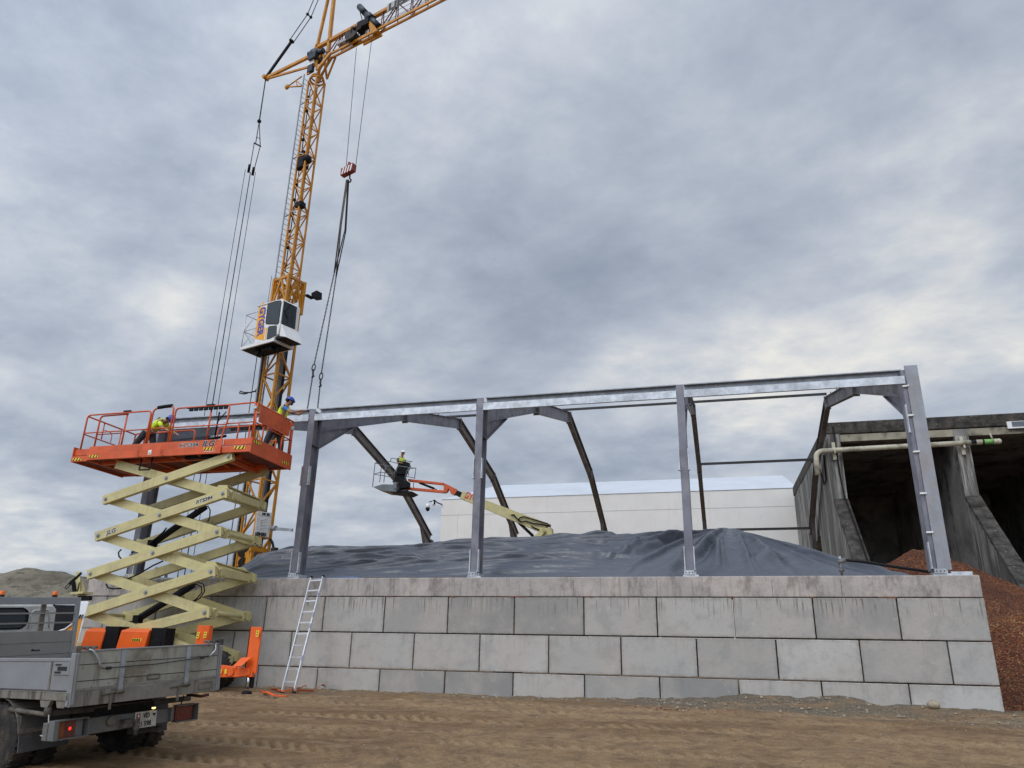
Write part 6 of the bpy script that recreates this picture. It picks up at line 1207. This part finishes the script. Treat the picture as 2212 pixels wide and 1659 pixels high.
q=MB(); q.tube([A+Vector((0,0,-.25)),A+Vector((0,0,-.45)),A+Vector((.10,0,-.55)),A+Vector((.06,0,-.68)),A+Vector((-.06,0,-.68)),A+Vector((-.10,0,-.58))],.04,8); q.build('hook',BLACK,hb_)
for px_,u_ in ((770,-.35),(803,.35)): q=MB(); q.tube([hw(px_,103 if px_<790 else 85),A+Dx*u_+Vector((0,0,.1))],.016,5); q.build('hoist_rope',BOLT,hb_)
def chain(a,b,r=.045,st=.10):
    q=MB(); n=max(2,int((b-a).length/st)); d=(b-a).normalized(); s=d.cross(Vector((0,1,0))).normalized(); t=d.cross(s)
    for i in range(n):
        c=a+d*(i+.5)*st; w=s if i%2 else t; q.tube([c-d*st*.6,c-d*st*.3+w*r*.6,c+d*st*.3+w*r*.6,c+d*st*.6,c+d*st*.3-w*r*.6,c-d*st*.3-w*r*.6,c-d*st*.6],.016,4)
    return q
SLG=mat('grey_sling_webbing',(.10,.085,.075),.8,0,.2,6)
zc=lambda x,y: hw(x,y)
for i,(top,mid,hookp,ring,bot,nm) in enumerate((((750,388),(722,590),(678,790),(677,798),(664,884),'left'),((752,390),(726,598),(694,808),(693,818),(686,884),'right'))):
    ls=empty('lifting_sling',hw(*top),('grey lifting sling and chain ending at the worker\'s hands' if i==0 else 'dark lifting sling and chain with a round ring, right of its twin'),'sling','slings hanging from the hook block')
    dx=Dx*.05; 
    q=MB(); q.tube([hw(*top)-dx,hw(top[0]-12,top[1]+95)-dx*2,hw(*mid)],.035,6); q.build('webbing',SLG,ls)
    q=MB(); q.tube([hw(*top)+dx,hw(top[0]-8,top[1]+110)+dx*2,hw(*mid)],.028,6); q.build('webbing',BLACK,ls)
    q=chain(hw(*mid),hw(*hookp)); q.build('chain',BOLT,ls)
    a,b=hw(*hookp),hw(*ring); q=MB(); c=(a+b)/2; R_o=.14; q.tube([c+Vector((math.sin(t)*R_o*.8*DJ[0],math.sin(t)*R_o*.8*DJ[1],math.cos(t)*R_o*1.3)) for t in np.linspace(0,2*math.pi,15)],.028,6); q.build('ring',BOLT,ls)
    q=MB(); q.tube([b,b-Vector((0,0,.25)),b-Vector((-.06,0,.36)),b-Vector((.04,0,.42))],.045,6); q.build('chain_hook',BOLT,ls)
    q=chain(b-Vector((0,0,.3)),hw(*bot)); q.build('chain',BOLT,ls)
# ------------------------------------------------------------------ let separate pieces be objects of their own
SPL={'side_bracket','anchor_bolt','rear_bracket','mud_flap','black_hatch','black_band','mudguard','warning_sticker','cladding_clip','splice_plate','hairline_crack','rusty_lifting_lug','reversing_lens','hanging_pad','rubber_cap','rail_sticker','slide_rail','floor_joist','black_clip','rail_latch','pivot_gear','cable_channel','electrical_box','black_conduit','seam','bolt','tie_rope','clamp','reflective_band','cross_tube','platform_gear','mast_gearbox'}
def split_loose():
    done={}
    for ob in list(bpy.data.objects):
        if ob.type!='MESH' or ob.name.split('.')[0] not in SPL: continue
        me=ob.data
        if me.name not in done:
            n=len(me.vertices); par=list(range(n))
            def find(a):
                while par[a]!=a: par[a]=par[par[a]]; a=par[a]
                return a
            for p in me.polygons:
                v=list(p.vertices); r=find(v[0])
                for k in v[1:]: par[find(k)]=r
            gr={}
            for p in me.polygons: gr.setdefault(find(p.vertices[0]),[]).append(p)
            out=[]
            if len(gr)>1:
                for ps in gr.values():
                    idx={}; vs=[]; fs=[]
                    for p in ps:
                        f=[]
                        for k in p.vertices:
                            if k not in idx: idx[k]=len(vs); vs.append(tuple(me.vertices[k].co))
                            f.append(idx[k])
                        fs.append(f)
                    m2=bpy.data.meshes.new(me.name); m2.from_pydata(vs,[],fs)
                    for q_ in me.materials: m2.materials.append(q_)
                    m2.polygons.foreach_set('use_smooth',[p.use_smooth for p in ps]); m2.polygons.foreach_set('material_index',[p.material_index for p in ps]); m2.update(); out.append(m2)
            done[me.name]=out
        out=done[me.name]
        if out:
            for m2 in out[1:]: c=ob.copy(); c.data=m2; S.collection.objects.link(c)
            ob.data=out[0]
split_loose()
